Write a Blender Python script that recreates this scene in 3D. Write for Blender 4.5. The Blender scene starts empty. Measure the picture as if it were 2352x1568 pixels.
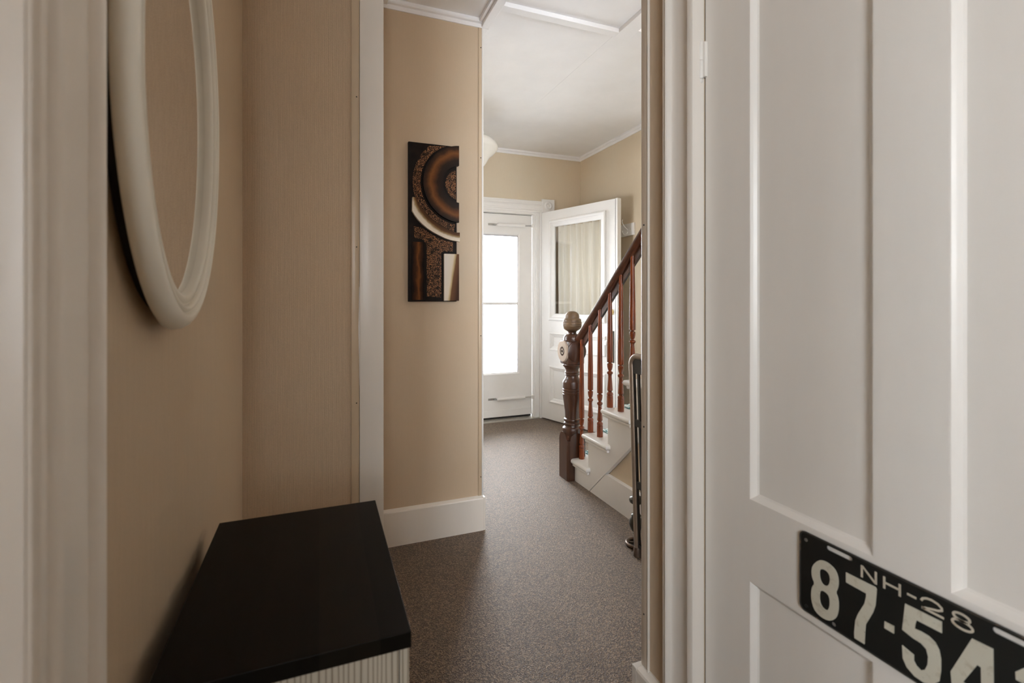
import bpy, bmesh, math, random
from mathutils import Vector, Matrix
from mathutils.geometry import tessellate_polygon
random.seed(7)
sc = bpy.context.scene
COL = sc.collection
PI = math.pi

# ---------------------------------------------------------------- camera, sky, light, exposure
F_PX, HORIZON, YAW, EYE = 1124.0, 682.0, math.radians(21.5), 1.2
cam_d = bpy.data.cameras.new('camera')
cam = bpy.data.objects.new('camera', cam_d)
COL.objects.link(cam)
cam.location = (0, 0, EYE)
cam.rotation_euler = (PI / 2, 0, -YAW)
cam_d.sensor_width = 36.0
cam_d.lens = 36.0 * F_PX / 2352.0
cam_d.shift_y = -(784.0 - HORIZON) / 2352.0
cam_d.clip_start = 0.02
cam_d.dof.use_dof = True
cam_d.dof.focus_distance = 2.6
cam_d.dof.aperture_fstop = 4.5
sc.camera = cam

SKY = 21.0
world = bpy.data.worlds.new('overcast_sky')
sc.world = world
world.use_nodes = True
wn = world.node_tree.nodes
wn['Background'].inputs['Color'].default_value = (0.905, 0.95, 1.0, 1)
wn['Background'].inputs['Strength'].default_value = SKY

def portal(name, loc, rot, sx, sy):
    l = bpy.data.lights.new(name, 'AREA')
    l.shape = 'RECTANGLE'
    l.size, l.size_y = sx, sy
    l.cycles.is_portal = True
    o = bpy.data.objects.new(name, l)
    o.location, o.rotation_euler = loc, rot
    COL.objects.link(o)
portal('daylight_front_door', (1.53, 4.60, 1.06), (-PI / 2, 0, 0), 0.96, 2.05)
portal('daylight_back_window', (-0.47, -1.51, 1.61), (PI / 2, 0, 0), 0.82, 1.12)  # this and the next three serve added, unseen windows
portal('daylight_hall_window', (0.66, 3.40, 1.35), (0, -PI / 2, 0), 0.9, 0.36)
portal('daylight_passage_window', (1.255, 0.17, 1.45), (PI / 2, 0, 0), 0.52, 1.7)
portal('daylight_stair_window', (2.63, 0.75, 3.7), (0, PI / 2, 0), 1.3, 1.3)

sc.view_settings.view_transform = 'Standard'
sc.view_settings.look = 'None'
sc.view_settings.exposure = 0.14
sc.view_settings.gamma = 1.0
sc.view_settings.use_curve_mapping = False
try:
    sc.cycles.max_bounces = 14
    sc.cycles.diffuse_bounces = 8
    sc.cycles.glossy_bounces = 4
    sc.cycles.transparent_max_bounces = 12
    sc.cycles.use_denoising = True
except Exception:
    pass

# ---------------------------------------------------------------- materials
def new_mat(name):
    m = bpy.data.materials.new(name)
    m.use_nodes = True
    nt = m.node_tree
    return m, nt, nt.nodes['Principled BSDF']

def ramp(nt, stops):
    r = nt.nodes.new('ShaderNodeValToRGB')
    e = r.color_ramp.elements
    while len(e) > 1:
        e.remove(e[-1])
    e[0].position, e[0].color = stops[0][0], (*stops[0][1], 1)
    for p, c in stops[1:]:
        k = e.new(p)
        k.color = (*c, 1)
    return r

def coords(nt, scale=(1, 1, 1), which='Object', rot=(0, 0, 0)):
    t = nt.nodes.new('ShaderNodeTexCoord')
    m = nt.nodes.new('ShaderNodeMapping')
    m.inputs['Scale'].default_value = scale
    m.inputs['Rotation'].default_value = rot
    nt.links.new(t.outputs[which], m.inputs['Vector'])
    return m.outputs['Vector']

def noise(nt, vec, scale, detail=3.0, rough=0.55, dist=0.0):
    n = nt.nodes.new('ShaderNodeTexNoise')
    n.inputs['Scale'].default_value = scale
    n.inputs['Detail'].default_value = detail
    n.inputs['Roughness'].default_value = rough
    n.inputs['Distortion'].default_value = dist
    nt.links.new(vec, n.inputs['Vector'])
    return n.outputs['Fac']

def bump(nt, b, h, strength, dist):
    n = nt.nodes.new('ShaderNodeBump')
    n.inputs['Strength'].default_value = strength
    n.inputs['Distance'].default_value = dist
    nt.links.new(h, n.inputs['Height'])
    nt.links.new(n.outputs['Normal'], b.inputs['Normal'])
    return n

def mix(nt, fac, a, b, mode='MIX'):
    n = nt.nodes.new('ShaderNodeMix')
    n.data_type = 'RGBA'
    n.blend_type = mode
    for sock, v in ((n.inputs['Factor'], fac), (n.inputs['A'], a), (n.inputs['B'], b)):
        if isinstance(v, (int, float)):
            sock.default_value = v
        elif isinstance(v, tuple):
            sock.default_value = (*v, 1)
        else:
            nt.links.new(v, sock)
    return n.outputs['Result']

def paint(name, c, rough=0.42, wear=0.06, bumpy=0.15, scale=(1, 1, 1)):
    m, nt, b = new_mat(name)
    v = coords(nt, scale)
    n = noise(nt, v, 6.0, 4)
    r = ramp(nt, [(0.3, tuple(x * (1 - wear) for x in c)), (0.7, tuple(min(1, x * (1 + wear * 0.4)) for x in c))])
    nt.links.new(n, r.inputs['Fac'])
    nt.links.new(r.outputs['Color'], b.inputs['Base Color'])
    b.inputs['Roughness'].default_value = rough
    n2 = noise(nt, v, 55.0, 4)
    bump(nt, b, n2, bumpy, 0.004)
    return m

def wallpaper(name, c, axis, pitch, strength=0.35, contrast=0.10):
    """woven / ribbed wall covering; ribs run vertically, spaced along the given wall axis"""
    m, nt, b = new_mat(name)
    k = 1.0 / pitch
    sx = (k, 0.02 * k, 0.05 * k) if axis == 'X' else (0.02 * k, k, 0.05 * k)
    v = coords(nt, sx)
    n1 = noise(nt, v, 1.0, 2, 0.6)
    w = nt.nodes.new('ShaderNodeTexWave')
    w.wave_type = 'BANDS'
    w.bands_direction = axis
    w.inputs['Scale'].default_value = 0.314 / pitch / 1.0
    w.inputs['Distortion'].default_value = 0.6
    w.inputs['Detail'].default_value = 1.5
    w.inputs['Detail Scale'].default_value = 1.0
    v2 = coords(nt, (1, 1, 0.08))
    nt.links.new(v2, w.inputs['Vector'])
    v3 = coords(nt, (1, 1, 0.6))
    n3 = noise(nt, v3, 420.0, 2)
    big = noise(nt, coords(nt), 1.7, 3)
    h = mix(nt, 0.5, n1, w.outputs['Fac'])
    h2 = mix(nt, 0.35, h, n3)
    dk = tuple(x * (1 - contrast * 1.6) for x in c)
    lt = tuple(min(1, x * (1 + contrast)) for x in c)
    r = ramp(nt, [(0.25, dk), (0.75, lt)])
    nt.links.new(h2, r.inputs['Fac'])
    warm = ramp(nt, [(0.3, (1.0, 0.95, 0.90)), (0.7, (1.0, 1.0, 1.0))])
    nt.links.new(big, warm.inputs['Fac'])
    cc = mix(nt, 1.0, r.outputs['Color'], warm.outputs['Color'], 'MULTIPLY')
    nt.links.new(cc, b.inputs['Base Color'])
    b.inputs['Roughness'].default_value = 0.6
    b.inputs['Specular IOR Level'].default_value = 0.35
    bump(nt, b, h2, strength, 0.002)
    return m

def wood(name, c1, c2, axis='Z', rough=0.25, scale=14.0, coat=0.3, bs=0.05):
    m, nt, b = new_mat(name)
    st = {'X': (0.06, 1, 1), 'Y': (1, 0.06, 1), 'Z': (1, 1, 0.06)}[axis]
    v = coords(nt, st)
    n = noise(nt, v, scale * 3, 6, 0.6, 0.8)
    n2 = noise(nt, v, scale * 14, 3)
    f = mix(nt, 0.35, n, n2)
    r = ramp(nt, [(0.3, c1), (0.7, c2)])
    nt.links.new(f, r.inputs['Fac'])
    nt.links.new(r.outputs['Color'], b.inputs['Base Color'])
    b.inputs['Roughness'].default_value = rough
    b.inputs['Coat Weight'].default_value = coat
    b.inputs['Coat Roughness'].default_value = 0.18
    bump(nt, b, f, bs, 0.003)
    return m

def metal(name, c, rough=0.35, metallic=1.0):
    m, nt, b = new_mat(name)
    v = coords(nt)
    n = noise(nt, v, 30.0, 3)
    r = ramp(nt, [(0.3, tuple(x * 0.8 for x in c)), (0.7, c)])
    nt.links.new(n, r.inputs['Fac'])
    nt.links.new(r.outputs['Color'], b.inputs['Base Color'])
    b.inputs['Metallic'].default_value = metallic
    b.inputs['Roughness'].default_value = rough
    return m

def glass_pane(name):
    m, nt, b = new_mat(name)
    out = nt.nodes['Material Output']
    nt.nodes.remove(b)
    t = nt.nodes.new('ShaderNodeBsdfTransparent')
    g = nt.nodes.new('ShaderNodeBsdfGlossy')
    g.inputs['Roughness'].default_value = 0.02
    f = nt.nodes.new('ShaderNodeFresnel')
    f.inputs['IOR'].default_value = 1.35
    s = nt.nodes.new('ShaderNodeMixShader')
    nt.links.new(f.outputs[0], s.inputs[0])
    nt.links.new(t.outputs[0], s.inputs[1])
    nt.links.new(g.outputs[0], s.inputs[2])
    nt.links.new(s.outputs[0], out.inputs['Surface'])
    return m

def carpet_mat():
    m, nt, b = new_mat('carpet_loop_pile')
    v = coords(nt)
    vo = nt.nodes.new('ShaderNodeTexVoronoi')
    vo.inputs['Scale'].default_value = 250.0
    nt.links.new(v, vo.inputs['Vector'])
    n = noise(nt, v, 210.0, 3, 0.7)
    n2 = noise(nt, v, 2.2, 3)
    sep = nt.nodes.new('ShaderNodeSeparateColor')
    nt.links.new(vo.outputs['Color'], sep.inputs['Color'])
    f = mix(nt, 0.45, sep.outputs['Red'], n)
    r = ramp(nt, [(0.22, (0.020, 0.009, 0.004)), (0.5, (0.085, 0.051, 0.028)), (0.78, (0.27, 0.188, 0.118))])
    nt.links.new(f, r.inputs['Fac'])
    soft = ramp(nt, [(0.3, (0.88, 0.88, 0.88)), (0.7, (1, 1, 1))])
    nt.links.new(n2, soft.inputs['Fac'])
    nt.links.new(mix(nt, 1.0, r.outputs['Color'], soft.outputs['Color'], 'MULTIPLY'), b.inputs['Base Color'])
    b.inputs['Roughness'].default_value = 0.53
    b.inputs['Sheen Tint'].default_value = (1.0, 0.93, 0.86, 1)
    b.inputs['Sheen Weight'].default_value = 0.12
    b.inputs['Sheen Roughness'].default_value = 0.45
    b.inputs['Specular IOR Level'].default_value = 0.9
    b.inputs['Specular Tint'].default_value = (1.0, 0.88, 0.78, 1)
    h = mix(nt, 0.5, vo.outputs['Distance'], n)
    bump(nt, b, h, 0.8, 0.004)
    return m

WALL_C = (0.57, 0.462, 0.338)
M = {}
M['paper_x'] = wallpaper('woven_wallpaper', WALL_C, 'X', 0.0030, 0.12, 0.035)
M['paper_rib'] = wallpaper('ribbed_wallpaper', (0.575, 0.448, 0.318), 'X', 0.0030, 0.7, 0.13)
M['paper_y'] = wallpaper('woven_wallpaper_side', WALL_C, 'Y', 0.0032, 0.2, 0.06)
M['paper_hall_x'] = wallpaper('pale_hall_wallpaper', (0.68, 0.598, 0.47), 'X', 0.0032, 0.2, 0.04)  # house paper with its colour raised to stand in for missing hall light
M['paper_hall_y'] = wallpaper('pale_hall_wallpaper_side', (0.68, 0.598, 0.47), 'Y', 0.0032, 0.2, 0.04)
M['paper_left'] = wallpaper('streaked_wallpaper', (0.56, 0.445, 0.315), 'Y', 0.006, 0.3, 0.07)
M['bead'] = paint('beige_painted_bead', (0.58, 0.46, 0.32), 0.3, 0.05, 0.05)
M['worn_bead'] = paint('worn_glossy_bead', (0.62, 0.54, 0.44), 0.22, 0.12, 0.3, (1, 1, 0.2))
M['white'] = paint('ivory_gloss_paint', (0.81, 0.765, 0.70), 0.3, 0.05, 0.12, (1, 1, 0.25))
M['door_white'] = paint('old_door_paint', (0.84, 0.815, 0.765), 0.33, 0.05, 0.2, (1, 1, 0.2))
M['hall_white'] = paint('white_gloss_paint', (0.84, 0.83, 0.815), 0.3, 0.03, 0.06)
M['ceiling'] = paint('ceiling_paint', (0.88, 0.88, 0.895), 0.7, 0.03, 0.1)
M['carpet'] = carpet_mat()
M['mahogany'] = wood('mahogany_varnish', (0.10, 0.018, 0.005), (0.38, 0.082, 0.018), 'Z', 0.25, 12, 0.3)
M['dark_wood'] = wood('dark_varnished_wood', (0.032, 0.012, 0.006), (0.100, 0.038, 0.018), 'Z', 0.3, 10, 0.25)
M['rail_wood'] = wood('dark_handrail_wood', (0.050, 0.016, 0.008), (0.12, 0.040, 0.018), 'Y', 0.3, 10, 0.15)
M['cap_wood'] = wood('worn_turned_cap', (0.12, 0.068, 0.034), (0.21, 0.135, 0.075), 'X', 0.45, 8, 0.0)
M['disc_wood'] = wood('pale_disc_wood', (0.44, 0.35, 0.28), (0.62, 0.52, 0.44), 'Z', 0.3, 10, 0.4)  # pale colour paints in the sheen on the newel's side disc
M['brass'] = metal('brass', (0.75, 0.55, 0.25), 0.3)
M['steel'] = metal('worn_steel', (0.45, 0.44, 0.42), 0.35)
M['bronze'] = metal('bronze_tube', (0.36, 0.285, 0.225), 0.38, 0.45)
M['black'] = metal('black_plastic', (0.012, 0.011, 0.010), 0.4, 0.0)
M['iron'] = metal('dark_cast_metal', (0.10, 0.095, 0.085), 0.3, 0.9)
M['iron_brown'] = metal('brown_cast_metal', (0.22, 0.17, 0.14), 0.35, 0.8)
M['glass'] = glass_pane('clear_pane')
M['dark'] = paint('dark_gap', (0.02, 0.018, 0.016), 0.8)  # nail heads, plus shade in the door gap and behind the mirror

# ---------------------------------------------------------------- helpers
def obj(name, bm, mat, parent=None, loc=(0, 0, 0), smooth=False, angle=40):
    bmesh.ops.recalc_face_normals(bm, faces=bm.faces)
    me = bpy.data.meshes.new(name)
    bm.to_mesh(me)
    bm.free()
    if mat is not None:
        for m in (mat if isinstance(mat, (list, tuple)) else [mat]):
            me.materials.append(m)
    if smooth:
        for p in me.polygons:
            p.use_smooth = True
        try:
            me.set_sharp_from_angle(angle=math.radians(angle))
        except Exception:
            pass
    o = bpy.data.objects.new(name, me)
    COL.objects.link(o)
    o.location = loc
    if parent is not None:
        o.parent = parent
    return o

def tag(o, label, cat=None, group=None, kind=None):
    o['label'] = label
    if cat:
        o['category'] = cat
    if group:
        o['group'] = group
    if kind:
        o['kind'] = kind
    return o

def thing(name, label, cat, loc=(0, 0, 0), rotz=0.0, group=None, kind=None):
    o = bpy.data.objects.new(name, None)
    o.empty_display_size = 0.05
    COL.objects.link(o)
    o.location = loc
    o.rotation_euler = (0, 0, rotz)
    return tag(o, label, cat, group, kind)

def struct(name, bm, mat, label, cat, parent=None, **k):
    o = obj(name, bm, mat, parent, **k)
    return tag(o, label, cat, None, 'structure')

def box(bm, x0, x1, y0, y1, z0, z1, bev=0.0, seg=2):
    vs = [bm.verts.new((x, y, z)) for x in (x0, x1) for y in (y0, y1) for z in (z0, z1)]
    f = [(0, 1, 3, 2), (4, 6, 7, 5), (0, 4, 5, 1), (2, 3, 7, 6), (0, 2, 6, 4), (1, 5, 7, 3)]
    fs = [bm.faces.new([vs[i] for i in q]) for q in f]
    if bev > 0:
        es = list({e for q in fs for e in q.edges})
        bmesh.ops.bevel(bm, geom=es, offset=bev, segments=seg, profile=0.5, affect='EDGES')
    return bm

def B(*a, **k):
    bm = bmesh.new()
    return box(bm, *a, **k)

def prism(bm, pts, axis, a0, a1, bev=0.0):
    """extrude a closed 2D outline. axis 'Z': pts are (x,y); 'X': (y,z); 'Y': (x,z)"""
    def v3(p, a):
        return {'Z': (p[0], p[1], a), 'X': (a, p[0], p[1]), 'Y': (p[0], a, p[1])}[axis]
    A = [bm.verts.new(v3(p, a0)) for p in pts]
    C = [bm.verts.new(v3(p, a1)) for p in pts]
    n = len(pts)
    fs = []
    for i in range(n):
        j = (i + 1) % n
        fs.append(bm.faces.new((A[i], A[j], C[j], C[i])))
    for tri in tessellate_polygon([[Vector((p[0], p[1], 0)) for p in pts]]):
        fs.append(bm.faces.new([A[i] for i in tri]))
        fs.append(bm.faces.new([C[i] for i in tri]))
    return bm

def plate_poly(bm, loops, to3, d0, d1):
    """flat piece with holes: loops[0] outline, the rest holes; to3(u,v,d) gives a point"""
    off = 0
    clean = []
    for l in loops:
        q = []
        for p in l:
            if not q or (abs(p[0] - q[-1][0]) + abs(p[1] - q[-1][1])) > 1e-5:
                q.append(p)
        if abs(q[0][0] - q[-1][0]) + abs(q[0][1] - q[-1][1]) < 1e-5:
            q.pop()
        clean.append(q)
    loops = clean
    flat = [p for l in loops for p in l]
    A = [bm.verts.new(to3(p[0], p[1], d0)) for p in flat]
    C = [bm.verts.new(to3(p[0], p[1], d1)) for p in flat]
    for tri in tessellate_polygon([[Vector((p[0], p[1], 0)) for p in l] for l in loops]):
        for V in (A, C):
            try:
                bm.faces.new([V[i] for i in tri])
            except ValueError:
                pass
    for l in loops:
        n = len(l)
        for i in range(n):
            j = (i + 1) % n
            bm.faces.new((A[off + i], A[off + j], C[off + j], C[off + i]))
        off += n
    return bm

def lathe(bm, prof, cx=0.0, cy=0.0, z0=0.0, n=28):
    rings = []
    for r, z in prof:
        if r < 1e-5:
            rings.append([bm.verts.new((cx, cy, z0 + z))])
        else:
            rings.append([bm.verts.new((cx + r * math.cos(2 * PI * i / n), cy + r * math.sin(2 * PI * i / n), z0 + z)) for i in range(n)])
    for a, b in zip(rings, rings[1:]):
        if len(a) == 1 and len(b) == 1:
            continue
        for i in range(n):
            j = (i + 1) % n
            if len(a) == 1:
                bm.faces.new((a[0], b[j], b[i]))
            elif len(b) == 1:
                bm.faces.new((a[i], a[j], b[0]))
            else:
                bm.faces.new((a[i], a[j], b[j], b[i]))
    if len(rings[0]) > 1:
        bm.faces.new(rings[0][::-1])
    if len(rings[-1]) > 1:
        bm.faces.new(rings[-1])
    return bm

def tube(bm, path, r, n=12, closed=False):
    P = [Vector(p) for p in path]
    R = r if isinstance(r, (list, tuple)) else [r] * len(P)
    rings = []
    up = None
    for i, p in enumerate(P):
        if closed:
            t = (P[(i + 1) % len(P)] - P[i - 1]).normalized()
        else:
            t = (P[min(i + 1, len(P) - 1)] - P[max(i - 1, 0)]).normalized()
        if up is None:
            up = Vector((0, 0, 1)) if abs(t.z) < 0.9 else Vector((1, 0, 0))
        s = t.cross(up).normalized()
        up = s.cross(t).normalized()
        rings.append([bm.verts.new(p + R[i] * (math.cos(2 * PI * k / n) * s + math.sin(2 * PI * k / n) * up)) for k in range(n)])
    m = len(rings)
    for i in range(m if closed else m - 1):
        a, b = rings[i], rings[(i + 1) % m]
        for k in range(n):
            l = (k + 1) % n
            bm.faces.new((a[k], a[l], b[l], b[k]))
    if not closed:
        bm.faces.new(rings[0][::-1])
        bm.faces.new(rings[-1])
    return bm

def slope_frame(bm, s0, s1, z0, z1, d0, d1, w, prof=None):
    """four sloping strips of a sticking moulding: from the outer rectangle at depth d0 to the inner one at depth d1"""
    O = [(s0, z0), (s1, z0), (s1, z1), (s0, z1)]
    def rect(t, d):
        return [bm.verts.new((x, d, z)) for x, z in ((s0 + t, z0 + t), (s1 - t, z0 + t), (s1 - t, z1 - t), (s0 + t, z1 - t))]
    prof = prof or [(0, d0), (w * 0.18, d0 + (d1 - d0) * 0.02), (w * 0.45, d0 + (d1 - d0) * 0.35), (w * 0.75, d0 + (d1 - d0) * 0.8), (w, d1)]
    rs = [rect(t, d) for t, d in prof]
    rs.append(rect(w, d1 + 0.012))
    rs.append(rect(0, d1 + 0.012))
    for a, b in zip(rs, rs[1:] + rs[:1]):
        for i in range(4):
            j = (i + 1) % 4
            bm.faces.new((a[i], a[j], b[j], b[i]))
    return bm

# ---------------------------------------------------------------- room shell
CEIL = 2.63
XL, XR, YA, YP, XP = -0.225, 0.845, 1.746, 2.42, 0.786
XS, XH, YF = 1.555, 2.50, 4.43

struct('floor', B(-2.0, 2.75, -1.65, 4.47, -0.12, 0.0), M['carpet'], 'brown looped carpet running from the corridor into the stair hall', 'floor')

bm = bmesh.new()
box(bm, -2.0, XS + 0.02, -1.65, YF + 0.15, CEIL, CEIL + 0.12)
box(bm, XS + 0.02, XH + 0.12, 2.2, YF + 0.15, CEIL, CEIL + 0.12)
struct('ceiling', bm, M['ceiling'], 'white painted board ceiling over corridor and hall', 'ceiling')
struct('ceiling_stairwell', B(XS - 0.1, XH + 0.12, -0.62, 2.32, 4.9, 5.0), M['ceiling'], 'white ceiling high above the stairwell', 'ceiling')

bm = bmesh.new()
box(bm, XL - 0.12, XL, 0.446, YA + 0.05, 0, CEIL)
box(bm, XL - 0.12, XL, -0.44, 0.446, 2.06, CEIL)
box(bm, XL - 0.12, XL, -0.6, -0.44, 0, CEIL)
struct('wall_left', bm, M['paper_left'], 'beige papered corridor wall behind the oval mirror and chest', 'wall')
struct('wall_alcove', B(XL - 0.12, 0.2, YA, YP + 0.02, 0, CEIL), M['paper_rib'], 'finely ribbed tan wall between mirror wall and white corner board', 'wall')
struct('wall_middle', B(0.1, XP, YP, YP + 0.12, 0, CEIL), M['paper_x'], 'beige woven wallpaper wall carrying the relief panel', 'wall')
bm = bmesh.new()
box(bm, XP - 0.12, XP, YP + 0.12, 3.22, 0, CEIL)
box(bm, XP - 0.12, XP, 3.58, YF, 0, CEIL)
box(bm, XP - 0.12, XP, 3.22, 3.58, 0, 0.90)
box(bm, XP - 0.12, XP, 3.22, 3.58, 1.80, CEIL)
struct('wall_hall_left', bm, M['paper_hall_y'], 'beige hall wall behind the corner of the picture wall', 'wall')
bm = bmesh.new()
box(bm, XP - 0.12, 1.03, YF, YF + 0.15, 0, CEIL)
box(bm, 2.035, XH + 0.12, YF, YF + 0.15, 0, CEIL)
box(bm, 1.03, 2.035, YF, YF + 0.15, 2.045, CEIL)
struct('wall_front', bm, M['paper_hall_x'], 'beige wall above and around the front door', 'wall')
bm = bmesh.new()
box(bm, XH, XH + 0.12, -0.6, YF, 0, 3.05)
box(bm, XH, XH + 0.12, -0.6, 0.1, 3.05, 4.9)
box(bm, XH, XH + 0.12, 1.4, 2.32, 3.05, 4.9)
box(bm, XH, XH + 0.12, 0.1, 1.4, 4.35, 4.9)
struct('wall_hall_right', bm, M['paper_hall_y'], 'beige wall running up beside the staircase', 'wall')
bm = bmesh.new()
box(bm, XR, XR + 0.11, 0.9085, 1.138, 0, CEIL)
box(bm, XR, XR + 0.11, 0.045, 0.9085, 2.03, CEIL)
box(bm, XR, XR + 0.11, -1.5, 0.045, 0, CEIL)
struct('wall_right', bm, M['paper_y'], 'narrow tan wall between white door casing and carpeted hall', 'wall')
bm = bmesh.new()
box(bm, XR + 0.11, 0.99, 0.18, 0.30, 0, CEIL)
box(bm, 1.52, XS + 0.05, 0.18, 0.30, 0, CEIL)
box(bm, 0.99, 1.52, 0.18, 0.30, 0, 0.6)
box(bm, 0.99, 1.52, 0.18, 0.30, 2.3, CEIL)
struct('wall_hall_end', bm, M['paper_hall_x'], 'beige end wall of the passage beside the stairs', 'wall')
bm = bmesh.new()
box(bm, XS - 0.08, XS + 0.02, -0.62, 2.2, CEIL + 0.12, 4.9)
box(bm, XS - 0.08, XH, 2.2, 2.32, CEIL + 0.12, 4.9)
box(bm, XS + 0.05, XH, -0.62, -0.5, 0, 4.9)
struct('wall_stairwell', bm, M['hall_white'], 'white upper walls of the stairwell', 'wall')
bm = bmesh.new()
box(bm, -2.0, -0.88, -1.65, -1.5, 0, CEIL)
box(bm, -0.06, XR + 0.11, -1.65, -1.5, 0, CEIL)
box(bm, -0.88, -0.06, -1.65, -1.5, 0, 1.05)
box(bm, -0.88, -0.06, -1.65, -1.5, 2.17, CEIL)
struct('wall_back', bm, M['paper_x'], 'beige wall with window behind the viewpoint', 'wall')
struct('wall_back_left', B(-2.0, -1.88, -1.5, -0.48, 0, CEIL), M['paper_y'], 'beige side wall of the space behind the viewpoint', 'wall')
struct('wall_back_return', B(-1.88, XL - 0.12, -0.6, -0.48, 0, CEIL), M['paper_x'], 'beige return wall beside the left doorway', 'wall')
struct('porch_floor', B(0.2, 3.0, YF + 0.16, 8.0, -0.25, -0.06), paint('porch_boards', (0.8, 0.8, 0.8), 0.7), 'pale porch floor outside the front door', 'floor')

# unseen windows, added to bring in fill daylight
def window(n, loc, rotz, w, h, label):
    r = thing('window_%d' % n, label, 'window', loc, rotz, kind='structure')
    bm = bmesh.new()
    for a in ((-w / 2, -w / 2 + .05, 0, h), (w / 2 - .05, w / 2, 0, h), (-w / 2 + .05, w / 2 - .05, 0, .05), (-w / 2 + .05, w / 2 - .05, h - .05, h), (-w / 2 + .05, w / 2 - .05, h / 2 - .025, h / 2 + .025)):
        box(bm, a[0], a[1], -.03, .03, a[2], a[3], .004)
    obj('window_frame', bm, M['hall_white'], r)
    obj('pane', B(-w / 2 + .05, w / 2 - .05, -.003, .003, .05, h - .05), M['glass'], r)  # glass of the added window
window(1, (-0.47, -1.58, 1.05), 0, 0.82, 1.12, 'tall white sash window behind the viewpoint')
window(2, (XH + 0.06, 0.75, 3.05), PI / 2, 1.30, 1.3, 'white stairwell window high above the stairs')  # added to light the stairs from above

window(4, (1.255, 0.24, 0.6), 0, 0.53, 1.7, 'narrow white window at the end of the passage beside the stairs')  # added to light the front wall and hall ceiling
window(3, (XP - 0.06, 3.40, 0.90), PI / 2, 0.36, 0.9, 'white hall window hidden behind the picture wall')  # added to light the hall from its unseen side

# ---------------------------------------------------------------- trims
def nails(parent, pts, r, normal):
    for p in pts:
        bm = bmesh.new()
        bmesh.ops.create_uvsphere(bm, u_segments=8, v_segments=5, radius=r)
        obj('nail', bm, M['dark'], parent, loc=p)

tr = 0
def trim(bm, mat, label, smooth=False, cat='trim'):
    global tr
    tr += 1
    return struct('trim_%d' % tr, bm, mat, label, cat, smooth=smooth)

# corner bead and white corner board of the alcove wall
t = trim(B(0.100, 0.1275, YA - 0.006, YA + 0.002, 0, CEIL, bev=0.003), M['bead'], 'beige corner bead along the edge of the ribbed wall', True)
nails(t, [(0.118, YA - 0.006, z) for z in (0.28, 0.84, 1.37, 1.88)], 0.0022, None)
trim(B(0.1278, 0.207, YA - 0.010, YA + 0.02, 0, CEIL, bev=0.002), M['white'], 'tall flat white board between ribbed wall and picture wall', True)
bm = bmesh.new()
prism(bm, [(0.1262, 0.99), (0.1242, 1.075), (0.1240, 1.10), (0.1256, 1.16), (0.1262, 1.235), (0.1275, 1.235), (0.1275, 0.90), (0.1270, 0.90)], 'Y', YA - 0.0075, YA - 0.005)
obj('peeled_paint', bm, M['hall_white'], t)  # thin white sliver along the bead edge
# corner bead of the picture wall
t = trim(B(XP - 0.022, XP - 0.0025, YP - 0.005, YP + 0.03, 0.17, 2.595, bev=0.003), M['bead'], 'beige bead on the hall corner of the picture wall', True)
nails(t, [(XP - 0.008, YP - 0.005, z) for z in (0.27, 1.0, 1.92, 2.49)], 0.0028, None)
trim(B(XP - 0.0025, XP + 0.008, YP - 0.004, YP + 0.03, 0.17, 2.595, bev=0.0045, seg=3), M['hall_white'], 'bright white edge strip on the hall side of the picture wall corner', True)  # white colour stands in for light glowing on the bead edge
# corner bead of the right wall
t = trim(B(XR - 0.006, XR + 0.03, 1.112, 1.146, 0.17, CEIL, bev=0.006, seg=3), M['worn_bead'], 'beige rounded bead on the end of the right wall', True)
nails(t, [(XR - 0.006, 1.130, z) for z in (0.32, 0.84, 1.40, 2.12)], 0.0025, None)
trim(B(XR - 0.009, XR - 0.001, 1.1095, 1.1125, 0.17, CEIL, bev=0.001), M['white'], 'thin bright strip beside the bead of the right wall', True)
# baseboards
def base_prof(h, d):
    return [(0, 0), (d, 0), (d, h - 0.006), (d - 0.003, h - 0.001), (d - 0.006, h), (0.004, h + 0.006), (0, h + 0.006)]
bm = bmesh.new()
prism(bm, [(YP - a, b) for a, b in base_prof(0.168, 0.023)], 'X', 0.2, XP + 0.0)
box(bm, XP - 0.001, XP + 0.012, YP - 0.023, YP + 0.3, 0, 0.170, bev=0.003)
tag(struct('baseboard_middle', bm, M['white'], 'tall white baseboard under the picture wall', 'baseboard'), 'tall white baseboard under the picture wall')
struct('baseboard_hall_left', B(XP, XP + 0.018, YP + 0.3, YF, 0, 0.17, bev=0.003), M['hall_white'], 'white baseboard along the hidden hall wall', 'baseboard')
bm = bmesh.new()
prism(bm, [(XR - a, b) for a, b in base_prof(0.168, 0.025)], 'Y', 1.02, 1.139)
box(bm, XR - 0.0252, XR + 0.1, 1.1388, 1.160, 0, 0.168, bev=0.002)
struct('baseboard_right', bm, M['white'], 'chipped white baseboard at the foot of the right wall corner', 'baseboard')
struct('baseboard_left', B(XL, XL + 0.015, 0.62, YA, 0, 0.15, bev=0.003), M['white'], 'white baseboard behind the black topped chest', 'baseboard')
struct('baseboard_alcove', B(XL + 0.015, 0.10, YA - 0.015, YA, 0, 0.15, bev=0.003), M['white'], 'white baseboard under the ribbed wall behind the chest', 'baseboard')
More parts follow.
